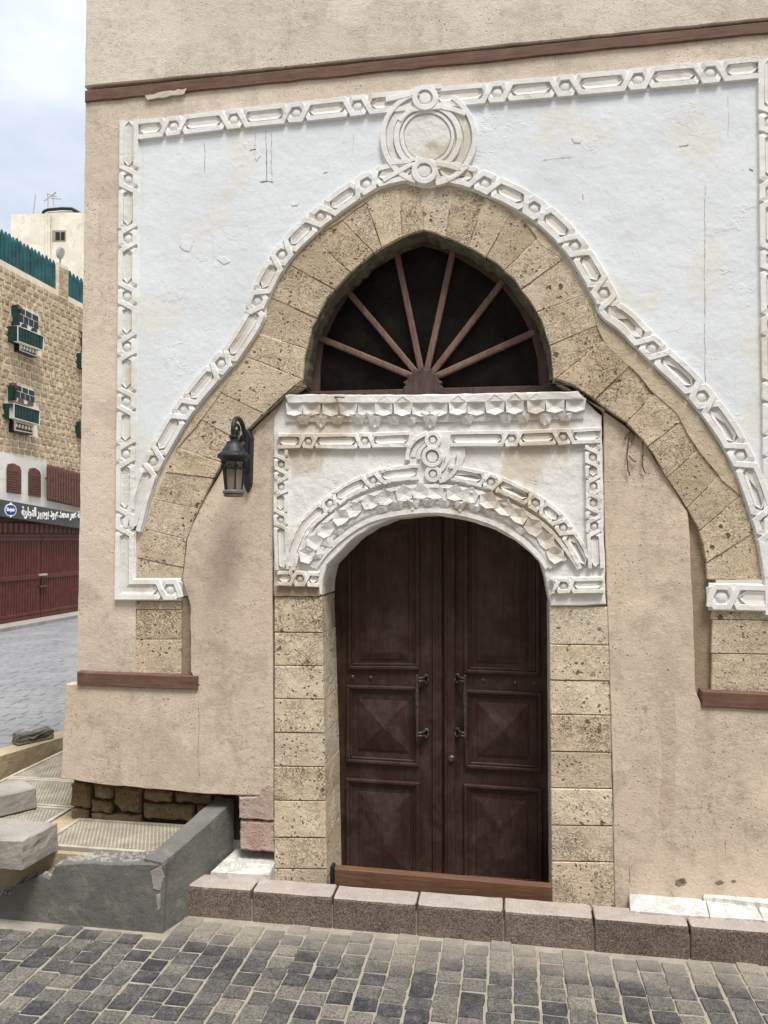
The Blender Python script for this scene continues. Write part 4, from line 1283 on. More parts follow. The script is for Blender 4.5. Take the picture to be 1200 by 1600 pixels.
def leaf(x0, x1, xb0, xb1, top, panels, hx, sgn):
    o = prism('door_leaf', WALL, WALL.pxs([(x0, top), (x1, top), (xb1, 1392), (xb0, 1380)], DH), DH, DH - 0.06, DOORW, house)
    for a in panels: door_panel(o, *a)
    handle(o, hx, sgn)
    return o
lf = leaf(505, 691, 505, 692, 785, [
    ([(544, 800), (655, 800), (655, 1046), (544, 1045)], [(563, 820), (638, 820), (638, 1030), (563, 1029)], 'flat'),
    ([(542, 1070), (655, 1073), (655, 1197), (542, 1190)], [(561, 1092), (639, 1095), (639, 1174), (561, 1170)], 'pyramid'),
    ([(541, 1215), (656, 1222), (656, 1372), (542, 1366)], [(561, 1236), (641, 1241), (642, 1362), (562, 1356)], 'hip')], 652, 1)
rf = leaf(691.5, 885, 692.5, 890, 785, [
    ([(726, 800), (843, 800), (843, 1055), (726, 1051)], [(745, 820), (823, 820), (823, 1036), (745, 1033)], 'flat'),
    ([(726, 1077), (846, 1082), (846, 1206), (727, 1199)], [(746, 1096), (825, 1100), (825, 1183), (747, 1179)], 'pyramid'),
    ([(725, 1224), (846, 1232), (847, 1384), (726, 1376)], [(744, 1246), (823, 1251), (824, 1374), (745, 1368)], 'hip')], 727, -1)
for L_, x0, x1, h in ((lf, 676, 691, 0.02), (rf, 695, 711, 0.034)):
    prism('meeting_strip', WALL, rough(WALL.pxs([(x0, 800), (x1, 800), (x1, 1385), (x0, 1385)], DH), 0.12, 0.0012), DH + h, DH - 0.02, DOORW, L_, bevel=0.006)
    prism('meeting_bead', WALL, WALL.pxs([(x0 + 5, 800), (x0 + 9, 800), (x0 + 9, 1385), (x0 + 5, 1385)], DH), DH + h + 0.006, DH, DOORW, L_, bevel=0.002)
for L_, x, y in ((lf, 551, 1058), (lf, 579, 1059), (rf, 805, 1067), (rf, 835, 1068), (rf, 755, 1063)):
    p = WALL.pxs(arc_px(x, y, 3.2, 0, 360, 8)[:-1], DH)
    prism('stud', WALL, p, DH + 0.009, DH - 0.005, BRONZE, L_, bevel=0.004)
prism('lock_knob', WALL, WALL.pxs(arc_px(706, 1183, 5.5, 0, 360, 12)[:-1], DH), DH + 0.055, DH, BRONZE, rf, bevel=0.009)
# threshold board between the jambs
TH = Frame((0, -0.17, 0), (1, 0, 0), (0, 0, 1), (0, -1, 0))
tp = TH.pxs([(522, 1357), (862, 1386), (863, 1406), (523, 1378)])
thr = prism('threshold', TH, [tp[0], tp[1], (tp[2][0], 0.02), (tp[3][0], 0.02)], 0.0, -0.06, SILLW, house, bevel=0.004)
prism('threshold_bracket', TH, TH.pxs([(516, 1354), (521, 1354), (521, 1382), (516, 1382)]), 0.005, -0.06, IRON, house)

# marble step slabs between kerb and wall
def slab(name, z, pts, thick, parent, m=MARBLE, bevel=0.004):
    fr = flat(z)
    return prism(name, fr, rough(fr.pxs(pts), 0.12, 0.003), 0, -thick, m, parent, bevel=bevel)
slab('marble_slab', 0.235, [(330, 1362), (376, 1318), (442, 1326), (420, 1366)], 0.2, house)
slab('marble_slab', 0.205, [(983, 1393), (1100, 1401), (1108, 1432), (985, 1422)], 0.18, house)
slab('marble_slab', 0.206, [(1101, 1398), (1176, 1406), (1192, 1436), (1109, 1431)], 0.18, house)
slab('marble_slab', 0.205, [(1178, 1404), (1350, 1422), (1370, 1455), (1194, 1437)], 0.18, house)
slab('marble_slab', 0.235, [(1096, 1384), (1330, 1402), (1330, 1425), (1099, 1400)], 0.2, house)

# loose wires along the fanlight sill
mb = MB()
tube_mb(mb, [WALL.w(*WALL.px(x, y), 0.02 + d) for x, y, d in ((420, 642, 0.0), (440, 622, 0.0), (462, 604, 0.0), (476, 606, -0.02), (492, 617, -0.05), (515, 619, -0.04), (540, 623, 0.02))], 0.004, 5)
tag(mb.build('wire', IRON), 'thin black wire sagging along the left end of the fanlight sill', 'wire')
mb = MB()
tube_mb(mb, [WALL.w(*WALL.px(x, y), 0.02 + d) for x, y, d in ((760, 617, -0.05), (800, 612, -0.05), (835, 606, -0.03), (862, 600, 0.0), (890, 604, 0.01), (905, 610, 0.01))], 0.0045, 5)
tag(mb.build('wire', IRON), 'thin black wire along the right end of the fanlight sill', 'wire')
# dry roots hanging from an open joint
mb = MB()
for pts in ([(1003, 690), (1004, 710), (1003, 728), (1008, 740)], [(985, 672), (982, 690), (979, 712), (980, 730), (983, 744)], [(986, 675), (990, 684), (985, 692)], [(982, 712), (988, 720), (993, 722)], [(985, 674), (977, 682), (976, 686)]):
    tube_mb(mb, [LEAN.w(*LEAN.px(x, y), 0.012 + R.uniform(0, 0.012)) for x, y in catmull(pts, 3)], 0.0042, 5)
tag(mb.build('dry_root', ROOT), 'dry brown rootlets hanging from the right side of the stone arch', 'root')

# ------------------------------------------------------------------ wall lantern
bu, bv = LEAN.px(390, 720)
bp = LEAN.w(bu, bv, 0.0)
lan = thing('wall_lantern', 'black iron wall lantern with scrolled arm on plaster beside the left arch', 'lantern', bp)
def lw(dx, dh, dz): return bp + Vector((dx, -dh, dz))
LF = Frame(bp, (1, 0, 0), (0, 0, 1), (0, -1, 0))
prism('backplate', LF, [(-0.028, -0.16), (-0.03, 0.16), (-0.015, 0.195), (0.0, 0.22), (0.015, 0.195), (0.03, 0.16), (0.028, -0.16), (0.012, -0.2), (0, -0.225), (-0.012, -0.2)], 0.055, -0.02, IRON, lan, bevel=0.008)
mb = MB()
D = 0.31
arm = [lw(0, 0.04, -0.10), lw(0, 0.07, -0.02), lw(0, 0.085, 0.08), lw(0, 0.105, 0.17), lw(0, 0.16, 0.24), lw(0, 0.235, 0.262), lw(0, 0.30, 0.235), lw(0, 0.325, 0.18), lw(0, 0.315, 0.13)]
arm = [Vector(p) for p in arm]
sm_ = [tuple(p) for p in arm]
def cat3(p, k=4):
    out = []
    for i in range(len(p) - 1):
        a, b, c, d = Vector(p[max(i - 1, 0)]), Vector(p[i]), Vector(p[i + 1]), Vector(p[min(i + 2, len(p) - 1)])
        for j in range(k):
            t = j / k
            out.append(0.5 * ((2 * b) + (c - a) * t + (2 * a - 5 * b + 4 * c - d) * t * t + (3 * b - a - 3 * c + d) * t ** 3))
    out.append(Vector(p[-1]))
    return out
tube_mb(mb, cat3(arm), 0.016, 8)
curl = [lw(0, 0.245 + 0.055 * (1 - q / 14) * math.cos(q * 0.55 + 0.4), 0.175 + 0.05 * (1 - q / 14) * math.sin(q * 0.55 + 0.4)) for q in range(13)]
tube_mb(mb, curl, 0.010, 6)
curl = [lw(0, 0.10 + 0.04 * (1 - q / 14) * math.cos(q * 0.55 + 2.5), 0.10 + 0.045 * (1 - q / 14) * math.sin(q * 0.55 + 2.5)) for q in range(13)]
tube_mb(mb, curl, 0.010, 6)
mb.build('arm', IRON, lan, smooth=True)
ax = lw(0, D, 0)
mb = MB()
lathe_mb(mb, ax, [(0.012, 0.145), (0.03, 0.14), (0.032, 0.125), (0.024, 0.115), (0.026, 0.10), (0.045, 0.095), (0.047, 0.085), (0.05, 0.078), (0.066, 0.055), (0.078, 0.03), (0.104, 0.012), (0.108, 0.0), (0.106, -0.012), (0.09, -0.016), (0.085, -0.03), (0.0, -0.03)], 20)
mb.build('cap', IRON, lan, smooth=False)
mb = MB()
lathe_mb(mb, ax, [(0.074, -0.032), (0.066, -0.11), (0.054, -0.222), (0.05, -0.222), (0.062, -0.11), (0.07, -0.034)], 6)
mb.build('glass', LGLASS, lan)
mb = MB()
for q in range(6):
    a = q * math.pi / 3
    tube_mb(mb, [ax + Vector((math.cos(a) * r, math.sin(a) * r, z)) for r, z in ((0.078, -0.028), (0.069, -0.11), (0.056, -0.225))], 0.006, 5)
for z, r in ((-0.035, 0.08), (-0.085, 0.075)):
    tube_mb(mb, [ax + Vector((math.cos(q * math.pi / 8) * r, math.sin(q * math.pi / 8) * r, z)) for q in range(17)], 0.0055, 5)
for q in range(12):                                    # filigree of small scrolls round the glass
    a = q * math.pi / 6
    c = Vector((math.cos(a) * 0.079, math.sin(a) * 0.079, -0.075))
    t_ = Vector((-math.sin(a), math.cos(a), 0))
    tube_mb(mb, [ax + c + t_ * 0.016 * math.cos(w * 0.9) * (1 - w / 12) + Vector((0, 0, 0.02 * math.sin(w * 0.9) * (1 - w / 12))) for w in range(9)], 0.0042, 4)
mb.build('cage', IRON, lan)
mb = MB()
lathe_mb(mb, ax, [(0.0, -0.222), (0.06, -0.222), (0.07, -0.232), (0.07, -0.245), (0.06, -0.252), (0.066, -0.262), (0.055, -0.268), (0.0, -0.268)], 20)
mb.build('base_ring', plain('worn_iron', (0.11, 0.105, 0.095), 0.6, 0.3, 30, 0.001), lan)
mb = MB()
lathe_mb(mb, ax, [(0.012, -0.222), (0.012, -0.14), (0.018, -0.13), (0.022, -0.09), (0.014, -0.05), (0.0, -0.045)], 10)
mb.build('bulb', plain('milky_bulb', (0.5, 0.47, 0.4), 0.4, 0.05, 10, 0.0), lan, smooth=True)

# ------------------------------------------------------------------ sunken area at the corner: low concrete wall, grates, loose blocks
CW = Frame((0, -0.64, 0), (1, 0, 0), (0, 0, 1), (0, -1, 0))
cw = thing('concrete_wall', 'broken grey concrete low wall turning the corner beside the kerb', 'low wall', (-2.3, -0.64, 0))
topl = rough(rough(CW.pxs([(258, 1350), (240, 1351), (160, 1349), (108, 1350), (87, 1353), (82, 1362), (77, 1373), (68, 1368), (40, 1377), (16, 1388), (13, 1400), (0, 1404), (-20, 1404)]), 0.05, 0.006, False), 0.018, 0.005, False)
x0 = CW.px(250, 1450)[0]
poly = [(x0 + 0.02, -0.02)] + [(u, v) for u, v in topl] + [(-4.4, topl[-1][1]), (-4.4, -0.02)]
prism('front_wall', CW, poly, 0.0, -0.19, CONC, cw, bevel=0.006, back=True)
pa, pb = Vector((-2.115, -0.645, 0)), Vector((-1.91, 0.04, 0))
ud = (pb - pa).normalized()
ARM = Frame(pa, ud, (0, 0, 1), ud.cross(Vector((0, 0, 1))))
LA = (pb - pa).length
poly = rough([(0, -0.02), (LA, -0.02)], 0.1, 0.0, False) + rough([(LA, 0.583), (LA * 0.5, 0.497), (0, 0.416)], 0.05, 0.004, False)
prism('side_arm', ARM, poly, 0.0, -0.145, CONC, cw, bevel=0.008, back=True)
# crumbled, paler broken top
be = MB()
tp_ = [q for q in topl]
for a, b in zip(tp_, tp_[1:]):
    for q in range(4):
        f = R.random(); p = Vector(a).lerp(Vector(b), f)
        w_ = R.uniform(0.010, 0.024); yy = R.uniform(0.03, 0.17)
        c = CW.w(p.x, p.y, -yy)
        ring = [c + Vector((w_ * math.cos(z) * R.uniform(.6, 1.3), w_ * math.sin(z) * R.uniform(.6, 1.3), R.uniform(-.008, 0.0))) for z in [i * math.pi / 3 for i in range(6)]]
        be.add(ring + [c + Vector((0, 0, R.uniform(0.006, 0.016)))] + [v + Vector((0, 0, -0.03)) for v in ring], [(i, (i + 1) % 6, 6) for i in range(6)] + [(i, (i + 1) % 6, 7 + (i + 1) % 6, 7 + i) for i in range(6)])
be.build('broken_top', BLOCK, cw, kind='stuff')
# crumbled corner
vs, fs = [], []
for pts, hh in (([(236, 1362), (252, 1352), (256, 1372), (250, 1392), (240, 1388)], 0.004), ([(243, 1400), (252, 1396), (251, 1420), (247, 1425)], 0.003)):
    prism('chipped_corner', CW, rough(CW.pxs(pts), 0.02, 0.006), hh, -0.02, BLOCK, cw, bevel=0.003)

area = MB()
box_mb(area, -4.35, -2.2, -0.50, 9, -0.01, 0.32)
areaway = area.build('areaway', PIT, kind='structure')
GZ = flat(0.38)
def grate(x0, x1, y0, y1, label, skew=1, n_long=None, parent=None):
    t = thing('drain_grate', label, 'grate', (x0, y0, 0.38), 'metal grates over the sunken area')
    mb = MB()
    w = 0.03
    for a in ((x0, x1, y0, y0 + w), (x0, x1, y1 - w, y1), (x0, x0 + w, y0 + w, y1 - w), (x1 - w, x1, y0 + w, y1 - w)):
        box_mb(mb, *a, 0.335, 0.386)
    mb.build('frame', GRATE, t)
    mb = MB()
    X0, X1, Y0, Y1 = x0 + w, x1 - w, y0 + w, y1 - w
    hw_ = 0.0040
    for sgn, zt in ((1, 0.380), (-1, 0.377)):
        k_ = 2.1
        ext = (Y1 - Y0) / k_ if sgn else 0
        c = X0 - (Y1 - Y0) / k_
        while c < X1 + (Y1 - Y0) / k_:
            # line x = c + sgn*(y - Y0)/k
            ya, yb = Y0, Y1
            xa, xb = c, c + sgn * (Y1 - Y0) / k_
            def clip(xa, ya, xb, yb):
                t0, t1 = 0.0, 1.0
                dx = xb - xa
                for lim, sg in ((X0, 1), (X1, -1)):
                    fa, fb = sg * (xa - lim), sg * (xb - lim)
                    if fa < 0 and fb < 0: return None
                    if fa < 0: t0 = max(t0, fa / (fa - fb))
                    elif fb < 0: t1 = min(t1, fa / (fa - fb))
                return (xa + dx * t0, ya + (yb - ya) * t0, xa + dx * t1, ya + (yb - ya) * t1) if t1 > t0 + 0.01 else None
            r = clip(xa, ya, xb, yb)
            if r:
                a, b = Vector((r[0], r[1], 0)), Vector((r[2], r[3], 0))
                e = (b - a).normalized(); n_ = Vector((-e.y, e.x, 0)) * hw_
                zb_ = Vector((0, 0, 0.371)); zt_ = Vector((0, 0, zt))
                mb.add([a + n_ + zb_, a - n_ + zb_, b - n_ + zb_, b + n_ + zb_, a + n_ + zt_, a - n_ + zt_, b - n_ + zt_, b + n_ + zt_], [(4, 5, 6, 7), (0, 1, 5, 4), (1, 2, 6, 5), (2, 3, 7, 6), (3, 0, 4, 7)])
            c += 0.027
    mb.build('lattice', GRATE, t, kind='stuff')
    return t
gx = GZ.px(127, 1276)[0]
grate(gx, -2.20, -0.445, 0.045, 'metal grate between the concrete wall and the undercut wall base')
grate(-4.2, gx - 0.16, -0.445, 0.22, 'metal grate under the two loose concrete blocks')
pe = MB(); box_mb(pe, -4.4, -2.25, -0.52, -0.475, 0.0, 0.372); pe.build('areaway_edge', CONC_T, areaway)
slab_ = MB(); box_mb(slab_, gx - 0.15, gx - 0.012, -0.445, 0.22, 0.32, 0.378)
tag(slab_.build('concrete_slab', CONC_T), 'narrow tan concrete strip between two grates at the wall corner', 'slab')
grate(-4.2, -3.18, 0.235, 0.80, 'metal grate beside the corner of the undercut base')
grate(-4.2, -3.18, 0.81, 1.9, 'farthest metal grate, against the tan ledge')
mb = MB()
fr = flat(0.5)
i0, i1 = Vector(fr.px(0, 1182)), Vector(fr.px(98, 1152))
ed = (i1 - i0).normalized()
i0 = i0 - ed * 1.6; i1 = i1 + ed * 5
nn = Vector((-ed.y, ed.x)) * 0.22
vs = [(*p, z) for z in (-0.01, 0.5) for p in (i0, i1, i1 + nn, i0 + nn)]
mb.add(vs, [(4, 5, 6, 7), (0, 1, 5, 4), (1, 2, 6, 5), (2, 3, 7, 6), (3, 0, 4, 7)])
tag(mb.build('ledge_wall', CONC_T), 'tan concrete ledge along the edge of the side street', 'low wall')

def rock(name, quad, z0, z1, amp, m, label, seed, group=None, slope=0.0, notch=False):
    rr = random.Random(seed)
    bm = bmesh.new()
    c = sum((Vector(q) for q in quad), Vector((0, 0))) / 4
    vb = [bm.verts.new((*q, z0)) for q in quad]
    vt = [bm.verts.new((*(Vector(q).lerp(c, 0.03)), z1 + slope * i)) for i, q in enumerate(quad)]
    bm.faces.new(vb[::-1]); bm.faces.new(vt)
    for i in range(4): bm.faces.new((vb[i], vb[(i + 1) % 4], vt[(i + 1) % 4], vt[i]))
    bmesh.ops.recalc_face_normals(bm, faces=bm.faces)
    bmesh.ops.bevel(bm, geom=list(bm.edges), offset=0.008, segments=1, affect='EDGES')
    bmesh.ops.subdivide_edges(bm, edges=[e for e in bm.edges if e.calc_length() > 0.06], cuts=4, use_grid_fill=True)
    for v in bm.verts:
        if v.co.z > z0 + 0.012:
            v.co += Vector((rr.uniform(-amp, amp), rr.uniform(-amp, amp), rr.uniform(-amp, amp)))
        if notch:
            f = (Vector(v.co.xy) - c).dot(notch)
            if abs(f) < 0.05 and v.co.z > (z0 + z1) / 2: v.co.z -= 0.035 * (1 - abs(f) / 0.05)
    me = bpy.data.meshes.new(name)
    bm.to_mesh(me); bm.free()
    me.materials.append(m)
    o = bpy.data.objects.new(name, me)
    COL.objects.link(o)
    return tag(o, label, 'block', group)
G0 = flat(0.387)
a0, a1 = Vector(G0.px(-45, 1288)), Vector(G0.px(58, 1263))
e = (a1 - a0).normalized(); n_ = Vector((-e.y, e.x)) * 0.3
rock('concrete_block', [a0, a1, a1 + n_, a0 + n_], 0.387, 0.54, 0.0022, BLOCK, 'squared grey concrete block lying behind the larger rough block', 3)
b0, b1_, b2 = Vector(G0.px(-70, 1352)), Vector(G0.px(34, 1362)), Vector(G0.px(92, 1328))
rock('concrete_block', [b0, b1_, b2, b0 + b2 - b1_], 0.387, 0.565, 0.0045, BLOCK, 'larger rough grey concrete block on the grate nearest the broken wall', 5)
G5 = flat(0.502)
c0_, c1_ = Vector(G5.px(28, 1166)), Vector(G5.px(84, 1154))
e = (c1_ - c0_).normalized(); n_ = Vector((-e.y, e.x)) * 0.12
rock('stone_fragment', [c0_, c1_, c1_ + n_, c0_ + n_], 0.502, 0.60, 0.01, mk_concrete('dark_fragment', (0.13, 0.125, 0.11)), 'small dark stone fragment lying on the tan ledge', 8, notch=e)

# ------------------------------------------------------------------ house across the side street
far = thing('coral_stone_house', 'tall coral stone house with green balconies across the side street', 'house', (FARX, 19, 0))
H0 = 0.0
wallp = FARW.pxs([(-60, 372), (0, 405), (126, 473), (230, 530), (230, 975), (-60, 990)])
wall = prism('stone_wall', FARW, [(u, max(v, -0.02)) for u, v in wallp], 0.0, -5.0, FMORT, far)
def bal_zone(x, y):
    return (16 < x < 62 and 482 < y < 555) or (10 < x < 57 and 604 < y < 678)
svar = []
for q in range(10):
    rr = random.Random(100 + q)
    ring = [Vector((cx * rr.uniform(0.86, 1.0), cy * rr.uniform(0.84, 1.0))) * 0.5 for cx, cy in ((-1, -1), (0, -1.04), (1, -1), (1.02, 0), (1, 1), (0, 1.04), (-1, 1), (-1.02, 0))]
    vs = [(-0.03, p.x, p.y) for p in ring] + [(0.02, p.x, p.y) for p in ring] + [(rr.uniform(0.03, 0.05), p.x * 0.72, p.y * 0.72) for p in ring]
    fs = [(k_ * 8 + i, k_ * 8 + (i + 1) % 8, k_ * 8 + 8 + (i + 1) % 8, k_ * 8 + 8 + i) for k_ in range(2) for i in range(8)] + [tuple(range(16, 24))]
    me = bpy.data.meshes.new('stone')
    me.from_pydata(vs, [], fs)
    me.materials.append(FSTONE)
    svar.append((me, vs, fs))
cand = []
v = 2.9
umax = FARW.px(150, 600)[0]
umin = FARW.px(-45, 600)[0]
while v < 11.5:
    hgt = R.uniform(0.17, 0.23)
    u = umin + R.uniform(-0.3, 0)
    while u < umax:
        w = R.uniform(0.2, 0.36)
        x, y, z = proj(FARW.w(u + w / 2, v + hgt / 2))
        topy = 405 + 0.545 * x
        boty = 703 + 0.27 * x
        if topy + 4 < y < boty and not bal_zone(x, y):
            cand.append((z if -8 < x < 129 else z + 100, u + w / 2, v + hgt / 2, w - 0.045, hgt - 0.036))
        u += w
    v += hgt
cand.sort()
for z, u, v, w, h in cand[:300]:
    o = bpy.data.objects.new('stone', R.choice(svar)[0])
    COL.objects.link(o)
    o.parent = wall
    o.location = Vector((FARX, u, v)) - ORG[far.name]
    o.scale = (1, w, h)
    o.rotation_euler = (R.gauss(0, 0.03), 0, 0)
mb = MB()
for z, u, v, w, h in cand[300:]:
    _, vs, fs = R.choice(svar)
    mb.add([(FARX + a, u + b * w, v + c * h) for a, b, c in vs], fs)
mb.build('stone', FSTONE, wall, kind='stuff')

# green picket parapet
par = prism('parapet_rail', FARW, FARW.pxs([(-50, 376), (88, 450), (88, 453), (-50, 379)]), -0.05, -0.12, FTEAL, far)
def pickets(x0, x1, n, ytop, ybot):
    for i in range(n):
        a = x0 + (x1 - x0) * i / n; b = x0 + (x1 - x0) * (i + 0.8) / n
        m_ = (a + b) / 2
        yt = ytop(m_) + R.uniform(-1, 1)
        p = FARW.pxs([(a, yt + 6), (a + (b - a) * .25, yt + 2), (m_, yt - 1), (b - (b - a) * .25, yt + 3), (b, yt + 7), (b, ybot(b)), (a, ybot(a))])
        prism('picket', FARW, p, R.uniform(-0.02, 0.0), -0.06, FTEAL, par)
pickets(-44, 89, 23, lambda x: 357 + 0.595 * x, lambda x: 406 + 0.545 * x)
pickets(108, 150, 7, lambda x: 423 + 0.6 * (x - 109), lambda x: 463 + 0.57 * (x - 109))
prism('parapet_pillar', FARW, FARW.pxs([(89, 410), (105, 417), (105, 470), (89, 462)]), 0.04, -0.45, FMORT, far)
for q in range(5):
    y = 416 + q * 9
    prism('pillar_stone', FARW, FARW.pxs([(90, y), (96.5, y + 3), (96.5, y + 10), (90, y + 7)]), 0.06, 0.0, FSTONE, far)
    prism('pillar_stone', FARW, FARW.pxs([(97.5, y + 3.5), (104, y + 6.5), (104, y + 13.5), (97.5, y + 10.5)]), 0.06, 0.0, FSTONE, far)

def quad_at(q, u, v):
    """bilinear point in a pixel quad TL, TR, BR, BL"""
    a = Vector(q[0]).lerp(Vector(q[1]), u); b = Vector(q[3]).lerp(Vector(q[2]), u)
    return tuple(a.lerp(b, v))
def sub(q, u0, u1, v0, v1):
    return [quad_at(q, u0, v0), quad_at(q, u1, v0), quad_at(q, u1, v1), quad_at(q, u0, v1)]
def bay(grid, boxq, corb, pr=0.2, arch_m=FDARK):
    b = prism('bay_window', FARW, FARW.pxs(grid, pr), pr, -0.1, FWHITE, far)
    for r, (v0, v1) in enumerate(((0.04, 0.34), (0.40, 0.78))):
        n = 3 if r == 0 else 4
        for i in range(n):
            prism('pane', FARW, FARW.pxs(sub(grid, (i + 0.09) / n, (i + 0.93) / n, v0, v1), pr), pr + 0.012, pr - 0.05, FGREEN if (i + r) % 2 else FDARK, b)
    prism('side_board', FARW, FARW.pxs(sub(grid, -0.04, 0.04, -0.05, 1.0), pr), pr + 0.02, -0.1, FGREEN, b)
    for i in range(2):
        c = quad_at(grid, 0.28 + 0.5 * i, 1.0)
        prism('arch_board', FARW, FARW.pxs([(c[0] - 5, c[1] - 1.5), (c[0] - 4, c[1] - 5), (c[0], c[1] - 6.5), (c[0] + 4, c[1] - 3), (c[0] + 5, c[1] + 1.5)], pr), pr + 0.014, pr - 0.03, arch_m, b)
    bx_ = prism('balcony_box', FARW, FARW.pxs(boxq, pr + 0.12), pr + 0.12, -0.1, FGREEN, far, back=True)
    mb = MB()
    for a in ((0, 1, -0.02, 0.02), (0, 1, 0.97, 1.01), (0, 0.015, 0.02, 0.97), (0.988, 1.0, 0.02, 0.97)):
        prism_mb(mb, FARW, FARW.pxs(sub(boxq, *a), pr + 0.12), pr + 0.14, pr)
    mb.build('trim', FWHITE, bx_)
    mb = MB()
    for i in range(1, 9):
        prism_mb(mb, FARW, FARW.pxs(sub(boxq, i / 9 - 0.03, i / 9 + 0.03, 0.06, 0.93), pr + 0.12), pr + 0.132, pr)
    mb.build('slats', FGREEN, bx_, kind='stuff')
    c = prism('corbel', FARW, FARW.pxs(corb, pr * 0.8), pr * 0.8, -0.1, FDARK, far, back=True)
    for i in range(6):
        q = quad_at(corb, (i + 0.5) / 6, 0.35)
        prism('corbel_drop', FARW, FARW.pxs([(q[0] + 1.7 * math.cos(a), q[1] + 3.2 * math.sin(a)) for a in [w * math.pi / 4 for w in range(8)]], pr * 0.8), pr * 0.8 + 0.03, pr * 0.7, FWHITE, c)
    mb = MB()
    for a in ((0, 1, -0.1, 0.05), (0, 1, 0.75, 0.85), (0, 0.05, 0.05, 0.75), (0.96, 1.0, 0.05, 0.75)):
        prism_mb(mb, FARW, FARW.pxs(sub(corb, *a), pr * 0.8), pr * 0.8 + 0.02, pr * 0.6)
    mb.build('trim', FWHITE, c)
bay([(29, 478), (60, 494), (60, 521), (29, 508)], [(27, 509), (68, 526), (67, 548), (27, 533)], [(30, 537), (58, 547), (56, 559), (30, 549)])
bay([(24, 600), (54, 611), (54, 635), (24, 626)], [(21, 630), (62, 642), (61, 664), (21, 653)], [(22, 658), (52, 666), (51, 680), (22, 675)], arch_m=FBROWN)
bay([(136, 520), (168, 536), (168, 563), (136, 549)], [(133, 551), (170, 566), (170, 588), (133, 574)], [(136, 576), (166, 588), (166, 600), (136, 588)])
bay([(136, 632), (168, 646), (168, 670), (136, 656)], [(132, 658), (170, 671), (170, 694), (132, 682)], [(137, 684), (164, 694), (164, 706), (137, 697)])
mb = MB()
for a, b in (((15, 481), (30, 488)), ((4, 600), (24, 609))):
    p0, p1 = FARW.px(*a), FARW.px(*b)
    tube_mb(mb, [FARW.w(*p0, 0.3), FARW.w(*p1, 0.1)], 0.05, 6)
mb.build('beam_end', FBROWN, far)

# whitewashed shop-front storey
fb = prism('white_band', FARW, FARW.pxs([(-60, 690), (0, 707), (73, 727), (150, 748), (230, 770), (230, 840), (126, 806), (0, 783), (-60, 772)]), 0.06, -0.1, FWHITE, far)
for q in ([(10, 731), (12, 725), (20, 724), (29, 729), (31.5, 735), (31.5, 772), (10, 769)], [(44, 738), (46, 732), (53, 731), (60, 736), (62, 742), (62, 777), (44, 774)]):
    s_ = prism('arched_shutter', FARW, FARW.pxs(q, 0.06), 0.10, 0.0, FBROWN, fb)
    mb = MB()
    x0, x1 = min(p[0] for p in q) + 1.5, max(p[0] for p in q) - 1.5
    for i in range(9):
        y = q[0][1] + 3 + i * 3.9
        prism_mb(mb, FARW, FARW.pxs([(x0, y), (x1, y + 2.5), (x1, y + 4.6), (x0, y + 2)], 0.1), 0.115, 0.09)
    mb.build('louvres', FBROWN, s_, kind='stuff')
ra = prism('railing_rail', FARW, FARW.pxs([(73, 746), (160, 768), (160, 771), (73, 749)], 0.25), 0.26, 0.2, FBROWN, far)
prism('railing_recess', FARW, FARW.pxs([(73, 726), (160, 750), (160, 800), (73, 782)], 0.06), 0.075, 0.0, plain('railing_shade', (0.16, 0.1, 0.08), 0.8), far)
for i in range(20):
    x = 74 + i * 4.1
    yt = 727 + (x - 73) * 0.27
    prism('baluster', FARW, FARW.pxs([(x, yt + 2), (x + 1.2, yt - 2), (x + 2.5, yt + 2.6), (x + 2.5, yt + 52), (x, yt + 51)], 0.25), 0.28, 0.22, FBROWN, ra)
mb = MB()
tube_mb(mb, [FARW.w(*FARW.px(x, y), 0.32) for x, y in ((115, 765), (117, 775), (116, 800))], 0.04, 6)
mb.build('drain_spout', FWHITE, far)

# shop sign with its lettering
SB = [(-60, 769), (126, 803), (230, 822), (230, 846), (126, 826), (-60, 797)]
sp = FARW.pxs(SB, 0.3)
sg = tag(prism('shop_sign', FARW, sp, 0.3, 0.07, FSIGN), 'dark grey shop sign with white Arabic lettering and a blue emblem above the red gates', 'sign')
FORMS = {'ا': (0xFE8D, 0xFE8E, None, None), 'ب': (0xFE8F, 0xFE90, 0xFE91, 0xFE92), 'ة': (0xFE93, 0xFE94, None, None), 'ت': (0xFE95, 0xFE96, 0xFE97, 0xFE98),
         'ج': (0xFE9D, 0xFE9E, 0xFE9F, 0xFEA0), 'ح': (0xFEA1, 0xFEA2, 0xFEA3, 0xFEA4), 'د': (0xFEA9, 0xFEAA, None, None), 'ر': (0xFEAD, 0xFEAE, None, None),
         'س': (0xFEB1, 0xFEB2, 0xFEB3, 0xFEB4), 'ع': (0xFEC9, 0xFECA, 0xFECB, 0xFECC), 'ل': (0xFEDD, 0xFEDE, 0xFEDF, 0xFEE0), 'م': (0xFEE1, 0xFEE2, 0xFEE3, 0xFEE4),
         'و': (0xFEED, 0xFEEE, None, None), 'ؤ': (0xFE85, 0xFE86, None, None), 'ي': (0xFEF1, 0xFEF2, 0xFEF3, 0xFEF4)}
def shaped(t):
    out = []
    for i, c in enumerate(t):
        if c not in FORMS: out.append(c); continue
        pj = i > 0 and t[i - 1] in FORMS and FORMS[t[i - 1]][2] is not None
        nj = i + 1 < len(t) and t[i + 1] in FORMS and FORMS[c][2] is not None
        out.append(chr(FORMS[c][3 if pj and nj else 1 if pj else 2 if nj else 0]))
    return ''.join(reversed(out))
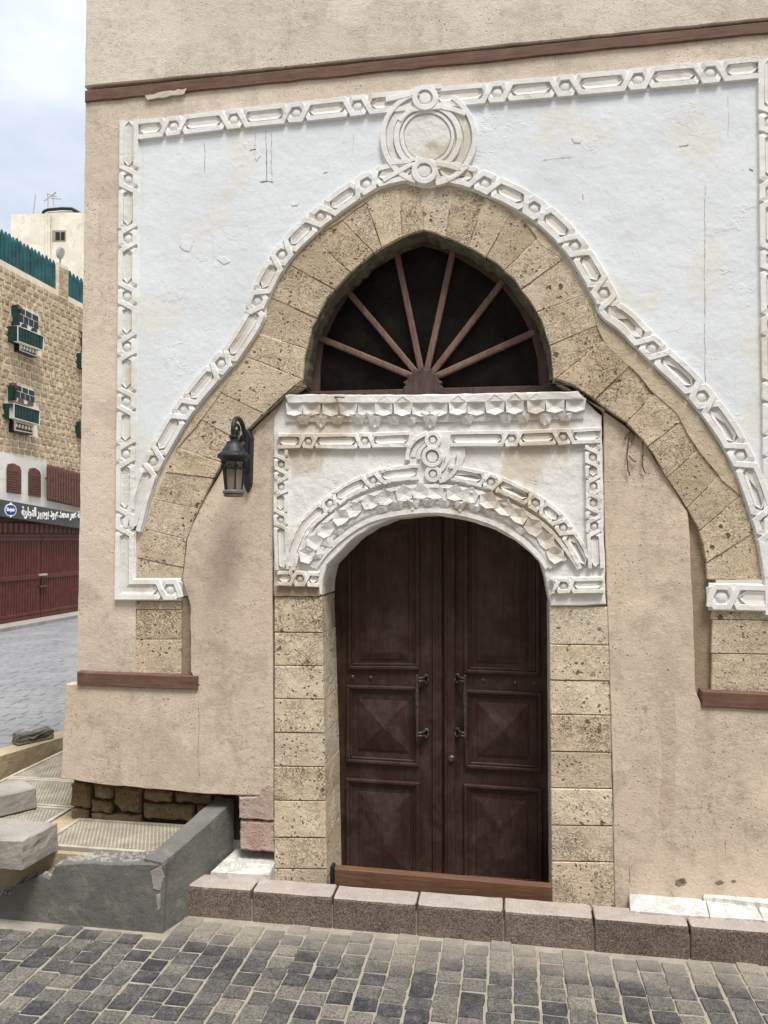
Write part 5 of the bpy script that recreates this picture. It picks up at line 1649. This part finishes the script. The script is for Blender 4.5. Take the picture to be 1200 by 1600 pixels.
def lettering(body, name, u0, u1, v0, v1, h, m, parent, bold=0.02, slope=0.0):
    cu = bpy.data.curves.new('lettering', 'FONT')
    cu.body = body; cu.size = 1; cu.offset = bold; cu.extrude = 0.02; cu.resolution_u = 3
    tmp = bpy.data.objects.new('lettering', cu)
    COL.objects.link(tmp)
    dg = bpy.context.evaluated_depsgraph_get()
    me = bpy.data.meshes.new_from_object(tmp.evaluated_get(dg))
    bpy.data.objects.remove(tmp)
    xs = [v.co.x for v in me.vertices]; ys = [v.co.y for v in me.vertices]
    X0, X1, Y0, Y1 = min(xs), max(xs), min(ys), max(ys)
    vs = []
    for v in me.vertices:
        fx = (v.co.x - X0) / (X1 - X0); fy = (v.co.y - Y0) / (Y1 - Y0)
        vs.append(FARW.w(u0 + (u1 - u0) * fx, v0 + (v1 - v0) * fy + slope * fx, h + v.co.z * 0.3))
    fs = [tuple(p.vertices) for p in me.polygons]
    bpy.data.meshes.remove(me)
    return obj(name, vs, fs, m, parent)
ua, va = FARW.px(34, 792, 0.31); ub, vb = FARW.px(119, 816, 0.31); ua2, va2 = FARW.px(34, 811, 0.31)
lettering(shaped('عمر محمد عبود بوجبير التجارية'), 'lettering', ua, ub, va2 + 0.0, va2 + (va - va2) * 1.05, 0.31, FLETTER, sg, 0.035)
uc, vc = FARW.px(122, 818, 0.31)
lettering(shaped('مؤسسة'), 'lettering', uc - 0.03, uc + 0.75, va2 + 0.02, va2 + 0.30, 0.31, FLETTER, sg, 0.03)
ue, ve = FARW.px(17, 797, 0.31)
def disc(name, r, h, m, a=1.0, n=20):
    return prism(name, FARW, [(ue + r * a * math.cos(q * 2 * math.pi / n), ve + r * math.sin(q * 2 * math.pi / n)) for q in range(n)], h, 0.3, m, sg)
disc('emblem_ring', 0.17, 0.305, FLETTER, 1.45)
disc('emblem_disc', 0.145, 0.31, FBLUE, 1.45)
for s_ in (-1, 1):
    prism('emblem_point', FARW, [(ue - 0.07, ve + s_ * 0.13), (ue, ve + s_ * 0.205), (ue + 0.07, ve + s_ * 0.13)], 0.313, 0.3, FLETTER, sg)
lettering('Bujair', 'emblem_lettering', ue - 0.17, ue + 0.17, ve - 0.065, ve + 0.065, 0.313, FLETTER, sg, 0.03)

# oxblood sheet gates
gate_dark = prism('gate_recess', FARW, [(FARW.px(-60, 900)[0], 0), (FARW.px(-60, 900)[0], 3.0), (FARW.px(230, 900)[0], 3.0), (FARW.px(230, 900)[0], 0)], 0.02, -0.1, FGATE, far)
u_l, u_s, u_r = FARW.px(-60, 900)[0], FARW.px(60, 900)[0], FARW.px(230, 900)[0]
ztop = FARW.px(60, 835)[1]
for a, b in ((u_l, u_s - 0.012), (u_s + 0.012, u_r)):
    g = prism('gate_leaf', FARW, [(a, 0.06), (b, 0.06), (b, ztop), (a, ztop)], 0.06, 0.0, FGATE, far)
    mb = MB(); u = a + 0.02
    while u < b - 0.1:
        prism_mb(mb, FARW, [(u, 0.1), (u + 0.085, 0.1), (u + 0.085, ztop - 0.12), (u, ztop - 0.12)], 0.085, 0.05, 0.02)
        u += 0.12
    mb.build('ribs', FGATE, g, kind='stuff')
    for f0, f1 in ((0.0, 0.06), (0.06, 0.10), (0.47, 0.53), (0.92, 0.965)):
        z0_ = 0.06 + (ztop - 0.06) * f0; z1_ = 0.06 + (ztop - 0.06) * f1
        prism('rail', FARW, [(a, z0_ + .01), (b, z0_ + .01), (b, z1_), (a, z1_)], 0.10, 0.05, FGATE, g, bevel=0.012)
mb = MB(); u = u_l
while u < u_r:
    prism_mb(mb, FARW, [(u, ztop + 0.03), (u + 0.2, ztop + 0.03), (u + 0.2, ztop + 0.32), (u, ztop + 0.32)], 0.11, 0.0, 0.02)
    u += 0.23
mb.build('gate_fascia', FGATE, far, kind='stuff')
for y in (898, 916):
    c = FARW.px(62, y)
    prism('gate_bolt', FARW, [(c[0] - 0.2, c[1] - 0.03), (c[0] + 0.14, c[1] - 0.03), (c[0] + 0.14, c[1] + 0.03), (c[0] - 0.2, c[1] + 0.03)], 0.16, 0.05, GALV if y < 900 else BRONZE, far, bevel=0.01)
mb = MB()
box_mb(mb, FARX + 0.1, FARX + 0.75, 5, 60, -0.01, 0.10)
mb.build('pavement', BLOCK, kind='structure')

# pale block behind, with its roof things
BK = Frame((0, 33, 0), (1, 0, 0), (0, 0, 1), (0, -1, 0))
back = thing('cream_building', 'cream rendered block rising behind the coral stone house', 'building', (*[BK.px(70, 500)[0], 33], 0))
tl = BK.px(17, 335); tr = BK.px(170, 331)
prism('wall', BK, [(tl[0], 0), (tr[0], 0), (tr[0], tr[1]), (tl[0], tl[1])], 0.0, -8, FCREAM, back)
prism('parapet_curve', BK, BK.pxs([(59, 336), (60, 327), (66, 323), (90, 321), (105, 321), (114, 326), (122, 332), (122, 336)]), -0.5, -4, FCREAM, back, bevel=0.12)
mb = MB()
tube_mb(mb, [BK.w(*BK.px(x, y), -0.45) for x, y in ((59, 330), (61, 325), (67, 322.5), (90, 320.5), (105, 321), (113, 325), (121, 330))], 0.09, 6)
mb.build('parapet_edge', FDARK, back)
wn = prism('window', BK, BK.pxs([(82, 360), (103, 360), (103, 377), (82, 377)]), 0.02, -0.2, CONC_T, back)
for a, b in ((87, 94), (95.5, 101.5)):
    prism('pane', BK, BK.pxs([(a, 363), (b, 363), (b, 375.5), (a, 375.5)]), 0.03, -0.05, FDARK, wn)
for x, r in ((75.5, 0.07), (79, 0.06)):
    mb = MB()
    tube_mb(mb, [BK.w(*BK.px(x, y), 0.15) for y in (336, 360, 410)], r, 6)
    mb.build('drain_pipe', FCREAM, back)
AU = Frame((0, 34, 0), (1, 0, 0), (0, 0, 1), (0, -1, 0))
def antenna(label, lines, grp=None):
    mb = MB()
    for l in lines: tube_mb(mb, [AU.w(*AU.px(x, y)) for x, y in l], 0.03, 5)
    tag(mb.build('antenna', GALV), label, 'antenna', grp)
antenna('thin whip antenna rising from the roof edge of the cream building', [[(52, 334), (54, 318), (55.5, 304)]])
antenna('branching television antenna on the curved roof of the cream building', [[(75, 324), (75, 312), (74, 302)], [(69, 314), (88, 301)], [(84, 322), (82.5, 305)], [(74, 303), (88, 307)], [(80, 310), (95, 311)], [(82, 305), (87, 300)]])
dk = thing('satellite_dish', 'mottled grey round dish in front of the cream building above the stone pillar', 'dish', FARW.w(*FARW.px(94, 412), -0.6))
DF = Frame((FARX - 0.6, 0, 0), (0, 1, 0), (0, 0, 1), (1, 0, 0))
cpx = (94, 395)
pts = [DF.px(cpx[0] + 6.5 * math.cos(q), cpx[1] + 10 * math.sin(q)) for q in [i * math.pi / 10 for i in range(20)]]
prism('reflector', DF, pts, 0.05, 0.0, mk_concrete('dish_grey', (0.33, 0.33, 0.31)), dk, bevel=0.05, back=True)
mb = MB(); tube_mb(mb, [DF.w(*DF.px(94, 402), 0), DF.w(*DF.px(94, 418), 0)], 0.03, 6); mb.build('mast', GALV, dk)
